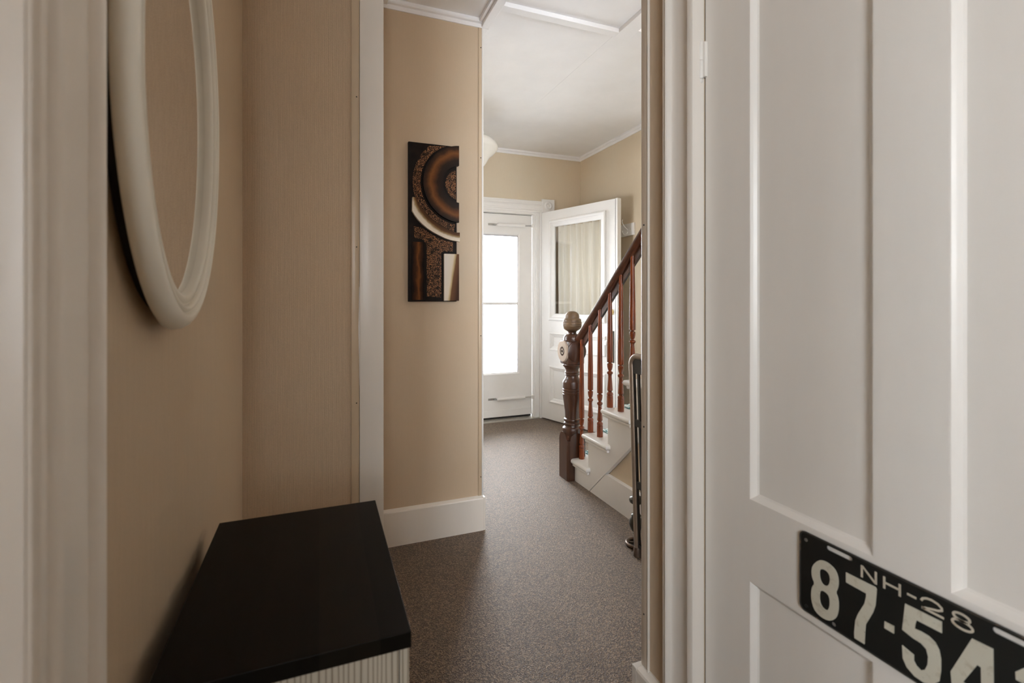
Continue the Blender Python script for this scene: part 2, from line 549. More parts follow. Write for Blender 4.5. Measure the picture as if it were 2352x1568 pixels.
# ceiling battens and crown strips
def crown(axis, a0, a1, wall, sgn, label):
    p = [(0, 2.592), (0.007, 2.592), (0.010, 2.600), (0.012, 2.609), (0.024, 2.612), (0.028, 2.618), (0.028, 2.63), (0, 2.63)]
    bm = bmesh.new()
    prism(bm, [(wall + sgn * a, b) for a, b in p], axis, a0, a1)
    return trim(bm, M['ceiling'], label, False, 'crown moulding')
crown('X', 0.2, XP - 0.0, YP, -1, 'stepped crown strip above the picture wall')
crown('X', XP + 0.04, XH, YF, -1, 'thin white crown strip above the front door wall')
crown('Y', 2.2, YF, XH, -1, 'thin white crown strip along the right hall wall')
bm = bmesh.new()
box(bm, 0.207, 0.305, YA - 0.01, YP, 2.606, CEIL, bev=0.002)
trim(bm, M['ceiling'], 'flat ceiling strip beside the white corner board')
bm = bmesh.new()
box(bm, XP - 0.006, XP + 0.038, -0.4, YP - 0.0, 2.596, CEIL, bev=0.003)
box(bm, XP, XP + 0.038, YP, YF, 2.596, CEIL, bev=0.003)
box(bm, XP - 0.024, XP - 0.006, -0.4, YP - 0.028, 2.612, CEIL, bev=0.002)
trim(bm, M['ceiling'], 'ceiling batten running from the picture wall corner towards the viewer')
bm = bmesh.new()
box(bm, XP + 0.038, 1.485, 2.215, 2.262, 2.607, CEIL, bev=0.002)
trim(bm, M['ceiling'], 'cross batten on the hall ceiling')
bm = bmesh.new()
box(bm, 1.485, 1.572, -0.5, 2.262, 2.607, CEIL, bev=0.002)
trim(bm, M['ceiling'], 'wide ceiling batten edging the stairwell opening')
trim(B(1.497, 1.540, 2.262, 3.3, 2.6288, CEIL, bev=0.0005), M['ceiling'], 'faint ceiling seam strip beyond the cross batten')

# casings
def casing(name_label, wall_x, sgn, y_in, w, zt, prof):
    bm = bmesh.new()
    prism(bm, [(wall_x + sgn * d, y_in + s) for s, d in prof], 'Z', 0, zt)
    return trim(bm, M['white'], name_label, True, 'door casing')
pr = [(0.0, 0.0), (0.0, 0.034), (0.003, 0.036), (0.016, 0.036), (0.019, 0.030), (0.024, 0.028), (0.034, 0.022), (0.048, 0.0205),
      (0.070, 0.0205), (0.082, 0.023), (0.086, 0.026), (0.089, 0.034), (0.094, 0.037), (0.099, 0.034), (0.101, 0.030), (0.112, 0.030), (0.1155, 0.027), (0.1155, 0)]
casing('white moulded casing between the panelled door and the tan wall', XR, -1, 0.9085, 0.1155, 2.5, pr)
pl = [(0.0, 0.0), (0.0, 0.033), (0.003, 0.035), (0.010, 0.024), (0.016, 0.024), (0.024, 0.031), (0.033, 0.031), (0.036, 0.022), (0.040, 0.022), (0.044, 0.029), (0.054, 0.033), (0.064, 0.031), (0.068, 0.0235),
      (0.096, 0.0225), (0.116, 0.0215), (0.132, 0.0215), (0.136, 0.027), (0.141, 0.030), (0.150, 0.030), (0.154, 0.026), (0.154, 0.0)]
casing('white moulded casing at the left edge, nearest the viewer', XL, 1, 0.446, 0.16, 2.5, pl)
bm = bmesh.new()
box(bm, XL - 0.13, XL + 0.033, 0.4435, 0.4458, 0, 2.06, bev=0.001)
trim(bm, M['white'], 'bright white door jamb at the far left edge', True, 'door jamb')

# ---------------------------------------------------------------- doors (local: x along, y depth into the leaf, z up; front at y = 0)
def leaf_boxes(root, mat, pieces, T):
    for nm, s0, s1, z0, z1 in pieces:
        obj(nm, B(s0, s1, 0, T, z0, z1), mat, root)

def sticking(root, mat, s0, s1, z0, z1, w=0.018, d=0.013, d0=0.0):
    bm = bmesh.new()
    slope_frame(bm, s0, s1, z0, z1, d0, d, w)
    return obj('panel_moulding', bm, mat, root)

# door in the right wall, closed
d3 = thing('door_3', 'closed white panelled door on the right with a licence plate across it', 'door', (XR + 0.001, 0.9045, 0.012), -PI / 2, kind='structure')
T = 0.038
ZR0, ZR1 = 0.591, 0.759
W3 = 0.855
leaf_boxes(d3, M['door_white'], [('stile', 0, 0.1245, 0, 2.0), ('stile', 0.3765, 0.478, 0.2, ZR0), ('stile', 0.3765, 0.478, ZR1, 1.88), ('stile', 0.730, W3, 0, 2.0),
    ('rail', 0.1245, 0.730, 0, 0.2), ('rail', 0.1245, 0.730, ZR0, ZR1), ('rail', 0.1245, 0.730, 1.88, 2.0)], T)
for s0, s1 in ((0.1245, 0.3765), (0.478, 0.730)):
    for z0, z1 in ((0.2, ZR0), (ZR1, 1.88)):
        sticking(d3, M['door_white'], s0, s1, z0, z1, 0.016, 0.013)
        obj('panel', B(s0, s1, 0.0128, 0.024, z0, z1), M['door_white'], d3)
obj('panel_backing', B(0.12, 0.735, 0.025, 0.03, 0.19, 1.89), M['door_white'], d3)
bm = bmesh.new()
for z0, z1 in ((1.702, 1.744), (1.745, 1.787)):
    lathe(bm, [(0.0055, z0), (0.0062, z0 + .002), (0.0062, z1 - .002), (0.0055, z1)], -0.006, -0.009, 0, 14)
lathe(bm, [(0.003, 1.692), (0.0045, 1.696), (0.003, 1.702)], -0.006, -0.009, 0, 10)
lathe(bm, [(0.003, 1.787), (0.0042, 1.790), (0.0, 1.794)], -0.006, -0.009, 0, 10)
box(bm, -0.003, 0.0065, -0.008, 0.0, 1.704, 1.786, bev=0.001)
obj('hinge', bm, M['door_white'], d3, smooth=True)
# (dark strip closing the hinge gap and painting in its shade)
trim(B(XR + 0.003, XR + 0.10, 0.9048, 0.9083, 0, 2.03), M['dark'], 'dark gap beside the hinge of the panelled door', False, 'door gap')

# left doorway leaf
d4 = thing('door_4', 'plain white door set back in the left doorway', 'door', (XL - 0.06, -0.42, 0.01), PI / 2, kind='structure')
leaf_boxes(d4, M['door_white'], [('stile', 0, 0.12, 0, 2.03), ('stile', 0.72, 0.84, 0, 2.03), ('rail', 0.12, 0.72, 0, 0.22), ('rail', 0.12, 0.72, 0.8, 0.95), ('rail', 0.12, 0.72, 1.9, 2.03)], 0.04)
for z0, z1 in ((0.22, 0.8), (0.95, 1.9)):
    sticking(d4, M['door_white'], 0.12, 0.72, z0, z1)
    obj('panel_board', B(0.12, 0.72, 0.0128, 0.03, z0, z1), M['door_white'], d4)

# front storm door
d1 = thing('door_1', 'white front storm door with a tall bright glass pane', 'door', (1.075, YF + 0.06, 0.012), 0, kind='structure')
W1 = 0.905
leaf_boxes(d1, M['hall_white'], [('stile', 0, 0.135, 0.02, 2.0), ('stile', 0.775, W1, 0.02, 2.0), ('rail', 0.135, 0.775, 0.02, 0.43), ('rail', 0.135, 0.775, 1.815, 2.0)], 0.032)
bm = bmesh.new()
slope_frame(bm, 0.135, 0.775, 0.43, 1.815, -0.004, 0.014, 0.018)
obj('glazing_bead', bm, M['hall_white'], d1)
obj('glazing_bar', B(0.15, 0.76, 0.010, 0.022, 1.112, 1.138, bev=0.003), M['hall_white'], d1)
bm = bmesh.new()
for a in ((0.150, 0.760, 1.785, 1.797), (0.150, 0.156, 0.446, 1.797), (0.754, 0.760, 0.446, 1.797)):
    box(bm, a[0], a[1], 0.012, 0.02, a[2], a[3])
obj('window_track', bm, metal('grey_aluminium', (0.5, 0.5, 0.55), 0.4, 0.6), d1)
obj('pane', B(0.15, 0.76, 0.018, 0.021, 0.44, 1.80), M['glass'], d1)
obj('door_sweep', B(0.0, W1, 0.02, 0.028, -0.004, 0.02), M['black'], d1)  # black sweep stops the light leak and paints in the dark gap below
obj('head_gap_seal', B(0.0, W1, 0.004, 0.012, 2.0, 2.008), M['black'], d1)  # black strip painted in for the shade above the leaf
obj('kick_strip', B(0.0, W1, -0.004, 0.0, 0.02, 0.085, bev=0.001), M['hall_white'], d1)

# door frame of the front door
bm = bmesh.new()
box(bm, 1.985, 2.035, YF - 0.004, YF + 0.15, 0, 2.045, bev=0.003)
box(bm, 1.03, 1.07, YF - 0.004, YF + 0.15, 0, 2.045, bev=0.003)
box(bm, 1.07, 1.985, YF - 0.004, YF + 0.15, 2.016, 2.045, bev=0.003)
box(bm, 1.992, 2.012, YF - 0.012, YF - 0.004, 0, 2.02, bev=0.003)
trim(bm, M['hall_white'], 'white painted frame around the storm door', False, 'door frame')
trim(B(1.03, 2.035, YF - 0.02, YF + 0.15, -0.02, 0.010, bev=0.003), metal('threshold_metal', (0.55, 0.52, 0.47), 0.4, 0.5), 'pale metal threshold under the front door', False, 'threshold')
t = thing('trim_%d' % (tr + 1), 'white fluted casing with round corner block around the front door', 'door casing', (0, 0, 0), 0, kind='structure')
tr += 1
fl = [(0, 0), (0.016, 0), (0.020, 0.004), (0.020, 0.018), (0.014, 0.024), (0.014, 0.034), (0.020, 0.044), (0.022, 0.058), (0.020, 0.072), (0.014, 0.082), (0.014, 0.094), (0.020, 0.1), (0.020, 0.112), (0.016, 0.116), (0, 0.116)]
bm = bmesh.new()
prism(bm, [(YF - d, 2.035 + s) for d, s in fl], 'X', 1.0, 2.058)
obj('head_casing', bm, M['hall_white'], t)
bm = bmesh.new()
prism(bm, [(2.0365 + s * 1.32, YF - d) for d, s in fl], 'Z', 0, 2.045)
obj('side_casing', bm, M['hall_white'], t)
bm = bmesh.new()
prism(bm, [(0.885 + s, YF - d) for d, s in fl], 'Z', 0, 2.045)
obj('side_casing', bm, M['hall_white'], t)
for cx in (0.943, 2.125):
    bm = bmesh.new()
    box(bm, cx - 0.068, cx + 0.068, YF - 0.026, YF, 2.042, 2.172, bev=0.003)
    c = obj('corner_block', bm, M['hall_white'], t)
    bm = bmesh.new()
    lathe(bm, [(0.0, 0.004), (0.008, 0.004), (0.013, 0.001), (0.017, -0.002), (0.024, 0.001), (0.029, 0.006), (0.034, 0.006), (0.040, 0.001), (0.044, -0.003)], 0, 0, 0, 32)
    bmesh.ops.rotate(bm, verts=bm.verts, cent=(0, 0, 0), matrix=Matrix.Rotation(PI / 2, 3, 'X'))
    obj('rosette', bm, M['hall_white'], c, loc=(cx, YF - 0.0285, 2.107), smooth=True)

# inner front door leaf, standing open
DA = math.atan2(-0.953, 0.301)
d2 = thing('door_2', 'open white inner front door with curtained glass standing against the right wall', 'door', (2.05, 4.40, 0.012), DA, kind='structure')
T2, W2, H2 = 0.047, 0.915, 2.02
leaf_boxes(d2, M['hall_white'], [('stile', 0, 0.118, 0, H2), ('stile', 0.812, W2, 0, H2), ('rail', 0.118, 0.812, 0, 0.165), ('rail', 0.118, 0.812, 0.525, 0.672), ('rail', 0.118, 0.812, 0.85, 0.965), ('rail', 0.118, 0.812, 1.915, H2)], T2)
for z0, z1 in ((0.165, 0.525), (0.672, 0.85)):
    bm = bmesh.new()
    slope_frame(bm, 0.113, 0.817, z0, z1, -0.010, 0.012, 0.05, [(0, 0.0), (0.001, -0.008), (0.005, -0.013), (0.013, -0.014), (0.020, -0.009), (0.024, -0.002), (0.036, 0.003), (0.046, 0.010), (0.05, 0.012)])
    obj('panel_moulding', bm, M['hall_white'], d2)
    obj('panel_board', B(0.118, 0.812, 0.011, 0.03, z0, z1), M['hall_white'], d2)
bm = bmesh.new()
slope_frame(bm, 0.110, 0.820, 0.962, 1.932, -0.012, 0.010, 0.068, [(0, 0.0), (0.001, -0.010), (0.006, -0.017), (0.016, -0.019), (0.026, -0.015), (0.031, -0.006), (0.034, -0.004), (0.050, -0.001), (0.060, 0.003), (0.066, 0.008), (0.068, 0.012)])
obj('glazing_bead', bm, M['hall_white'], d2)
obj('pane', B(0.172, 0.768, 0.010, 0.013, 1.02, 1.87), M['glass'], d2)
obj('edge_strip', B(W2, W2 + 0.004, 0.002, 0.012, 0.01, H2 - 0.004), M['black'], d2)
obj('edge_board', B(W2 + 0.004, W2 + 0.026, 0.0, T2, 0.0, H2 + 0.004, bev=0.002), M['hall_white'], d2)
obj('lock_plate', B(0.872, 0.905, -0.004, 0.0, 0.63, 0.90, bev=0.0015), M['iron'], d2)
bm = bmesh.new()
lathe(bm, [(0.0, -.066), (0.012, -.066), (0.022, -.058), (0.025, -.048), (0.021, -.036), (0.010, -.028), (0.009, -.012), (0.016, -.008), (0.017, 0)], 0, 0, 0, 20)
bmesh.ops.rotate(bm, verts=bm.verts, cent=(0, 0, 0), matrix=Matrix.Rotation(-PI / 2, 3, 'X'))
obj('door_knob', bm, M['hall_white'], d2, loc=(0.868, -0.003, 0.80), smooth=True)
bm = bmesh.new()
lathe(bm, [(0.0, -.014), (0.016, -.014), (0.024, -.010), (0.027, -0.002), (0.027, 0)], 0, 0, 0, 20)
bmesh.ops.rotate(bm, verts=bm.verts, cent=(0, 0, 0), matrix=Matrix.Rotation(-PI / 2, 3, 'X'))
obj('deadbolt', bm, M['brass'], d2, loc=(0.876, -0.0005, 1.06), smooth=True)

# sash curtain on the inner door
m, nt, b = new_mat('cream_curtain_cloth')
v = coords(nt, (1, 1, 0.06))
r = ramp(nt, [(0.3, (0.84, 0.79, 0.67)), (0.7, (0.95, 0.935, 0.87))])  # upright colour streaks painted in to strengthen the fold shading
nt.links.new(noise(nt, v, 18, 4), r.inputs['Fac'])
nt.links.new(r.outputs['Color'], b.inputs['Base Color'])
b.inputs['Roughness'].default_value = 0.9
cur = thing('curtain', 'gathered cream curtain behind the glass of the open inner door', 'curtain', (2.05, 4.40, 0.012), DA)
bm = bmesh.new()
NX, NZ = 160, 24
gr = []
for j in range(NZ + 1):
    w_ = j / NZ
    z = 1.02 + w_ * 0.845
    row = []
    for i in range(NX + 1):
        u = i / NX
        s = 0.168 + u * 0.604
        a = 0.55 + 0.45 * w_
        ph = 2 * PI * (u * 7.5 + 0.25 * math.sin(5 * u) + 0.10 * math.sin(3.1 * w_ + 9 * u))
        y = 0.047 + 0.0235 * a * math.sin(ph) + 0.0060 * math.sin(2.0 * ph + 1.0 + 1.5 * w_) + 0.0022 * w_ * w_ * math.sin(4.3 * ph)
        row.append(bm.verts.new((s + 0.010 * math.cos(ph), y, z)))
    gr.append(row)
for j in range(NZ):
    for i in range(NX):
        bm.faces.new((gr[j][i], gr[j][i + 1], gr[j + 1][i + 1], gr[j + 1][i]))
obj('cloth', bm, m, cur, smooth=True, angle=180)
bm = bmesh.new()
tube(bm, [(0.17, 0.034, 1.868), (0.77, 0.034, 1.868)], 0.004, 8)
obj('curtain_rod', bm, M['brass'], cur)

# pneumatic closers on the storm door
def closer(z, label):
    c = thing('door_closer', label, 'door closer', (0, 0, 0), 0, 'door closers on the storm door')
    y = YF + 0.035
    bm = bmesh.new()
    tube(bm, [(1.60, y, z), (1.612, y, z), (1.615, y, z), (1.895, y, z), (1.898, y, z)], [0.006, 0.014, 0.0165, 0.0165, 0.008], 16)
    obj('cylinder', bm, M['hall_white'], c, smooth=True)
    bm = bmesh.new()
    tube(bm, [(1.89, y, z), (1.978, y - 0.012, z + 0.002)], 0.004, 8)
    obj('rod', bm, M['steel'], c, smooth=True)
    bm = bmesh.new()
    box(bm, 1.962, 1.9845, y - 0.028, y - 0.008, z - 0.016, z + 0.018, bev=0.002)
    obj('jamb_bracket', bm, M['hall_white'], c)
    bm = bmesh.new()
    box(bm, 1.52, 1.60, YF + 0.0545, YF + 0.0595, z - 0.010, z + 0.010, bev=0.001)
    box(bm, 1.572, 1.608, y - 0.006, YF + 0.057, z - 0.005, z + 0.005, bev=0.001)
    obj('door_bracket', bm, M['steel'], c)
closer(0.208, 'lower white pneumatic closer across the bottom of the storm door')
closer(1.905, 'upper white pneumatic closer across the top of the storm door')

# ---------------------------------------------------------------- staircase
RISE, RUN = 0.2025, 0.2225
Z1, YR1 = 0.147, 2.878
NST = 13
def tread_z(k): return Z1 + (k - 1) * RISE          # k = 1..
def riser_y(k): return YR1 - (k - 1) * RUN
st = thing('staircase', 'white staircase with red-brown turned balusters and dark newel post', 'staircase', (0, 0, 0))
# stringer with stepped top edge
pts = [(YR1, 0.0)]
for k in range(1, NST):
    pts.append((riser_y(k), tread_z(k) - 0.03))
    pts.append((riser_y(k + 1), tread_z(k) - 0.03))
pts.append((riser_y(NST), tread_z(NST) - 0.03))
yb = riser_y(NST) - 0.2
pts.append((yb, tread_z(NST) - 0.03))
pts.append((yb, (2.645 - yb) * 0.908))
pts.append((2.645, 0.0))
bm = bmesh.new()
prism(bm, pts, 'X', XS, XS + 0.027)
obj('stringer', bm, M['hall_white'], st)
for k in range(1, NST + 1):
    zt, y = tread_z(k), riser_y(k)
    if k < NST:
        bm = bmesh.new()
        yn, ye = y + 0.030, y - RUN - 0.028
        x0 = XS - 0.032
        # rounded nosing section, wrapped along front and side
        n = 6
        prof = [(0.0155 * math.cos(-PI / 2 + PI * i / n), 0.0155 * math.sin(-PI / 2 + PI * i / n)) for i in range(n + 1)]
        cz = zt - 0.0155
        loops = []
        for dx, dz in prof:
            o = dx
            loops.append([bm.verts.new(p) for p in ((x0 + 0.0155 - o, ye + 0.012 - o * 0.75, cz + dz), (x0 + 0.0155 - o, yn - 0.0155 + o, cz + dz), (XH - 0.01, yn - 0.0155 + o, cz + dz), (XH - 0.01, ye + 0.012 - o * 0.75, cz + dz))])
        for a, c in zip(loops, loops[1:]):
            for i in range(4):
                j = (i + 1) % 4
                bm.faces.new((a[i], a[j], c[j], c[i]))
        bm.faces.new(loops[-1])
        bm.faces.new(loops[0][::-1])
        tr_o = obj('tread', bm, M['hall_white'], st, smooth=True, angle=50)
        bm = bmesh.new()
        box(bm, x0 + 0.014, XS - 0.001, y - RUN - 0.018, yn - 0.016, zt - 0.047, zt - 0.0312, bev=0.004)
        obj('scotia', bm, M['hall_white'], tr_o)
    obj('riser', B(XS + 0.0275, XH - 0.01, y - 0.018, y, max(0.0, zt - RISE), zt - 0.031), M['hall_white'], st)
# balusters
def rail_z(y): return 0.893 + 0.897 * (2.811 - y)      # underside of the handrail
BX = 1.592
low = [(0.0185, 0.0), (0.0182, 0.066), (0.0165, 0.0685), (0.0165, 0.0705), (0.0182, 0.073), (0.0186, 0.079), (0.0168, 0.085), (0.0118, 0.0895), (0.0112, 0.093), (0.0150, 0.099), (0.0166, 0.102),
       (0.0162, 0.106), (0.0112, 0.176), (0.0105, 0.184), (0.0124, 0.187), (0.0105, 0.190), (0.0168, 0.1985), (0.0176, 0.203), (0.0160, 0.208), (0.0092, 0.212), (0.0088, 0.216),
       (0.0125, 0.223), (0.0158, 0.238), (0.0166, 0.250), (0.0164, 0.256), (0.0095, 0.259), (0.0092, 0.2625), (0.0168, 0.266), (0.0174, 0.270)]
def baluster(y, zt):
    L = rail_z(y) - zt + 0.036
    h = low + [(0.0174, 0.30), (0.0165, 0.30 + 0.25 * (L - 0.3)), (0.0112, L)]
    bm = bmesh.new()
    lathe(bm, h, 0, 0, 0, 18)
    obj('baluster', bm, M['mahogany'], st, loc=(BX, y, zt), smooth=True, angle=26)
for k in range(1, NST):
    zt, y = tread_z(k), riser_y(k)
    for off in (0.0, 0.1115):
        yy = y - 0.0 + 0.028 - off - 0.0
        yy = 2.802 - (k - 1) * RUN + (0.1115 if off == 0.0 else 0.0)
        if k == 1 and off == 0.0:
            continue
        baluster(yy, zt)
# handrail
y0, y1 = 2.86, 0.3
sec = [(0.001, -0.030), (0.001, 0.014), (-0.012, 0.017), (-0.020, 0.026), (-0.027, 0.034), (-0.029, 0.044), (-0.026, 0.056), (-0.016, 0.065), (0.0, 0.069), (0.016, 0.065), (0.026, 0.056), (0.029, 0.044), (0.027, 0.034), (0.020, 0.024), (0.017, 0.012), (0.017, -0.030)]
bm = bmesh.new()
A = [bm.verts.new((BX + x, y0, rail_z(y0) + z * 1.1)) for x, z in sec]
C = [bm.verts.new((BX + x, y1, rail_z(y1) + z * 1.1)) for x, z in sec]
for i in range(len(sec)):
    j = (i + 1) % len(sec)
    bm.faces.new((A[i], A[j], C[j], C[i]))
bm.faces.new(A)
bm.faces.new(C)
obj('handrail', bm, M['rail_wood'], st, smooth=True, angle=35)
# newel post
NX_, NY_ = 1.5705, 2.893
nw = bpy.data.objects.new('newel_post', None)
COL.objects.link(nw)
nw.parent = st
nw.location = (NX_, NY_, 0)
a = 0.0685
bm = bmesh.new()
box(bm, -a, a, -a, a, 0.0, 0.262)
# chamfered arrises that die out near the floor, domed face tops
es = [e for e in bm.edges if abs(e.verts[0].co.z - e.verts[1].co.z) > 0.2]
bmesh.ops.bevel(bm, geom=es, offset=0.016, segments=2, profile=0.5, affect='EDGES')
for sx, sy in ((1, 0), (-1, 0), (0, 1), (0, -1)):
    n = 12
    pts = [(0.050 * math.cos(PI * i / n), 0.262 + 0.046 * math.sin(PI * i / n)) for i in range(n + 1)]
    if sx:
        prism(bm, pts, 'X', sx * 0.040, sx * a)
    else:
        prism(bm, pts, 'Y', sy * 0.040, sy * a)
obj('base_block', bm, M['dark_wood'], nw)
prof = [(0.060, 0.262), (0.064, 0.300), (0.066, 0.318), (0.062, 0.332), (0.050, 0.342), (0.048, 0.350), (0.0535, 0.354), (0.0555, 0.360), (0.0535, 0.366), (0.049, 0.370), (0.049, 0.374), (0.0545, 0.379), (0.0565, 0.386), (0.0545, 0.392), (0.047, 0.397), (0.0462, 0.41),
        (0.0480, 0.440), (0.0535, 0.480), (0.0595, 0.520), (0.0630, 0.550), (0.0632, 0.556), (0.0605, 0.558), (0.0605, 0.562), (0.0635, 0.565), (0.0635, 0.572), (0.0605, 0.575), (0.0605, 0.578), (0.0635, 0.581), (0.0635, 0.589), (0.0605, 0.592), (0.0605, 0.595), (0.0632, 0.598),
        (0.0632, 0.632), (0.0615, 0.640), (0.0535, 0.652), (0.0465, 0.662), (0.0425, 0.672), (0.0425, 0.678), (0.0470, 0.681), (0.0490, 0.686), (0.0455, 0.690), (0.0475, 0.695), (0.0490, 0.700), (0.0455, 0.705), (0.0445, 0.718), (0.0485, 0.728), (0.0545, 0.736), (0.0605, 0.742), (0.0630, 0.750), (0.060, 0.756)]
bm = bmesh.new()
lathe(bm, prof, 0, 0, 0, 36)
obj('turned_shaft', bm, M['dark_wood'], nw, smooth=True, angle=30)
bm = bmesh.new()
box(bm, -0.062, 0.062, -0.062, 0.062, 0.754, 0.912, bev=0.012, seg=2)
obj('upper_block', bm, M['dark_wood'], nw, smooth=True, angle=35)
prof = [(0.058, 0.908), (0.0605, 0.914), (0.058, 0.919), (0.057, 0.921), (0.0575, 0.930), (0.054, 0.940), (0.048, 0.948), (0.046, 0.951), (0.0300, 0.955), (0.0285, 0.962), (0.0285, 0.968), (0.034, 0.974)]
bm = bmesh.new()
lathe(bm, prof, 0, 0, 0, 32)
obj('neck', bm, M['dark_wood'], nw, smooth=True, angle=50)
prof = [(0.030, 0.973), (0.040, 0.978), (0.055, 0.988), (0.0625, 1.000), (0.0640, 1.0045), (0.0605, 1.0055), (0.0605, 1.0075), (0.0642, 1.0085), (0.0645, 1.0165), (0.0608, 1.0175), (0.0608, 1.0195), (0.0645, 1.0205), (0.0640, 1.032), (0.0600, 1.034), (0.0600, 1.037), (0.0615, 1.038), (0.0600, 1.050), (0.0545, 1.056),
        (0.0475, 1.058), (0.0475, 1.061), (0.0480, 1.064), (0.0472, 1.076), (0.0425, 1.089), (0.032, 1.099), (0.016, 1.105), (0.0, 1.106)]
bm = bmesh.new()
lathe(bm, prof, 0, 0, 0, 32)
cp = obj('cap', bm, M['cap_wood'], nw, smooth=True, angle=28)
for rot, loc in ((Matrix.Rotation(-PI / 2, 3, 'Y'), (-0.061, 0, 0.842)), (Matrix.Rotation(PI / 2, 3, 'X'), (0, -0.061, 0.842)), (Matrix.Rotation(-PI / 2, 3, 'X'), (0, 0.061, 0.842))):
    bm = bmesh.new()
    lathe(bm, [(0.070, 0.0), (0.068, 0.008), (0.064, 0.010), (0.0, 0.010)] if loc[0] > -0.01 else [(0.070, 0.0), (0.070, 0.010), (0.0665, 0.014), (0.030, 0.014), (0.027, 0.011), (0.020, 0.011), (0.018, 0.014), (0.010, 0.014), (0.007, 0.010), (0.0, 0.012)], 0, 0, 0, 40)
    bmesh.ops.rotate(bm, verts=bm.verts, cent=(0, 0, 0), matrix=rot)
    o = obj('rosette', bm, M['disc_wood'] if loc[0] < -0.01 else M['dark_wood'], nw, loc=loc, smooth=True, angle=35)
    if loc[0] < -0.01:
        o['label'] = 'pale round disc with carved bead ring'
        bm = bmesh.new()
        for i in range(14):
            q = bmesh.ops.create_uvsphere(bm, u_segments=8, v_segments=6, radius=0.0045)
            bmesh.ops.translate(bm, verts=q['verts'], vec=(0.0236 * math.cos(2 * PI * i / 14), 0.0236 * math.sin(2 * PI * i / 14), 0.012))
        lathe(bm, [(0.0285, 0.0138), (0.0300, 0.0146), (0.0315, 0.0138)], 0, 0, 0, 32)
        bmesh.ops.rotate(bm, verts=bm.verts, cent=(0, 0, 0), matrix=rot)
        obj('bead_ring', bm, M['dark_wood'], nw, loc=loc, smooth=True)
# wall, baseboard under the stairs
bm = bmesh.new()
prism(bm, [(2.64, 0.0), (yb, (2.645 - yb) * 0.905), (yb, 0.0)], 'X', XS + 0.0275, XS + 0.07)
struct('wall_under_stairs', bm, M['paper_hall_y'], 'triangular beige wall panel below the stair stringer', 'wall')
bm = bmesh.new()
prism(bm, [(2.638, 0.0), (2.459, 0.165), (-0.4, 0.165), (-0.4, 0.0)], 'X', XS + 0.001, XS + 0.0275)
struct('baseboard_stairs', bm, M['hall_white'], 'scuffed white baseboard below the stair stringer', 'baseboard')
# patterned mats on the treads
m, nt, b = new_mat('teal_leaf_pattern')
v = coords(nt)
n_ = noise(nt, v, 38, 2, 0.5, 1.2)
r = ramp(nt, [(0.0, (0.02, 0.10, 0.11)), (0.44, (0.03, 0.22, 0.22)), (0.52, (0.75, 0.85, 0.85)), (0.7, (0.85, 0.9, 0.9))])
r.color_ramp.interpolation = 'CONSTANT'
nt.links.new(n_, r.inputs['Fac'])
nt.links.new(r.outputs['Color'], b.inputs['Base Color'])
ordn = ['lowest', 'second', 'third', 'fourth', 'fifth', 'sixth']
for k in range(1, 7):
    bm = bmesh.new()
    box(bm, 1.665, 2.40, riser_y(k + 1) + 0.006, riser_y(k) + 0.040, 0, 0.008, bev=0.003)
    box(bm, 1.665, 2.40, riser_y(k) + 0.0325, riser_y(k) + 0.040, -0.030, 0.004, bev=0.003)
    o = obj('stair_mat', bm, m, None, loc=(0, 0, tread_z(k) + 0.001))
    tag(o, 'teal and white patterned mat on the %s white stair tread' % ordn[k - 1], 'stair mat', 'patterned mats on the stair treads')

# ---------------------------------------------------------------- coat hook board
hb = thing('coat_hook_rail', 'white board with white double coat hook on the beige hall wall', 'coat rack', (XH - 0.001, 3.56, 1.78))
obj('board', B(-0.018, 0, -0.074, 0.52, -0.050, 0.054, bev=0.002), M['hall_white'], hb)
for yy in (0.012, 0.30):
    bm = bmesh.new()
    lathe(bm, [(0.0, 0.0), (0.007, 0.0), (0.007, 0.004), (0.0, 0.006)], 0, 0, 0, 12)
    bmesh.ops.rotate(bm, verts=bm.verts, cent=(0, 0, 0), matrix=Matrix.Rotation(-PI / 2, 3, 'Y'))
    bmesh.ops.scale(bm, verts=bm.verts, vec=(1, 1, 3.0))
    bmesh.ops.translate(bm, verts=bm.verts, vec=(-0.018, 0, -0.008))
    def arc(p):
        return p
    tube(bm, [(-0.020, 0, 0.004), (-0.034, 0, 0.014), (-0.056, 0, 0.034), (-0.070, 0, 0.056), (-0.074, 0, 0.074), (-0.068, 0, 0.086)], [0.005, 0.0045, 0.004, 0.004, 0.004, 0.0045], 10)
    tube(bm, [(-0.020, 0, -0.020), (-0.030, 0, -0.034), (-0.046, 0, -0.042), (-0.062, 0, -0.036), (-0.070, 0, -0.022), (-0.070, 0, -0.010)], [0.005, 0.0045, 0.004, 0.004, 0.004, 0.0045], 10)
    obj('hook', bm, M['hall_white'], hb, loc=(0, yy, 0.0), smooth=True)
bm = bmesh.new()
bmesh.ops.create_uvsphere(bm, u_segments=8, v_segments=5, radius=0.003)
obj('screw', bm, M['steel'], hb, loc=(-0.018, -0.034, 0.002))

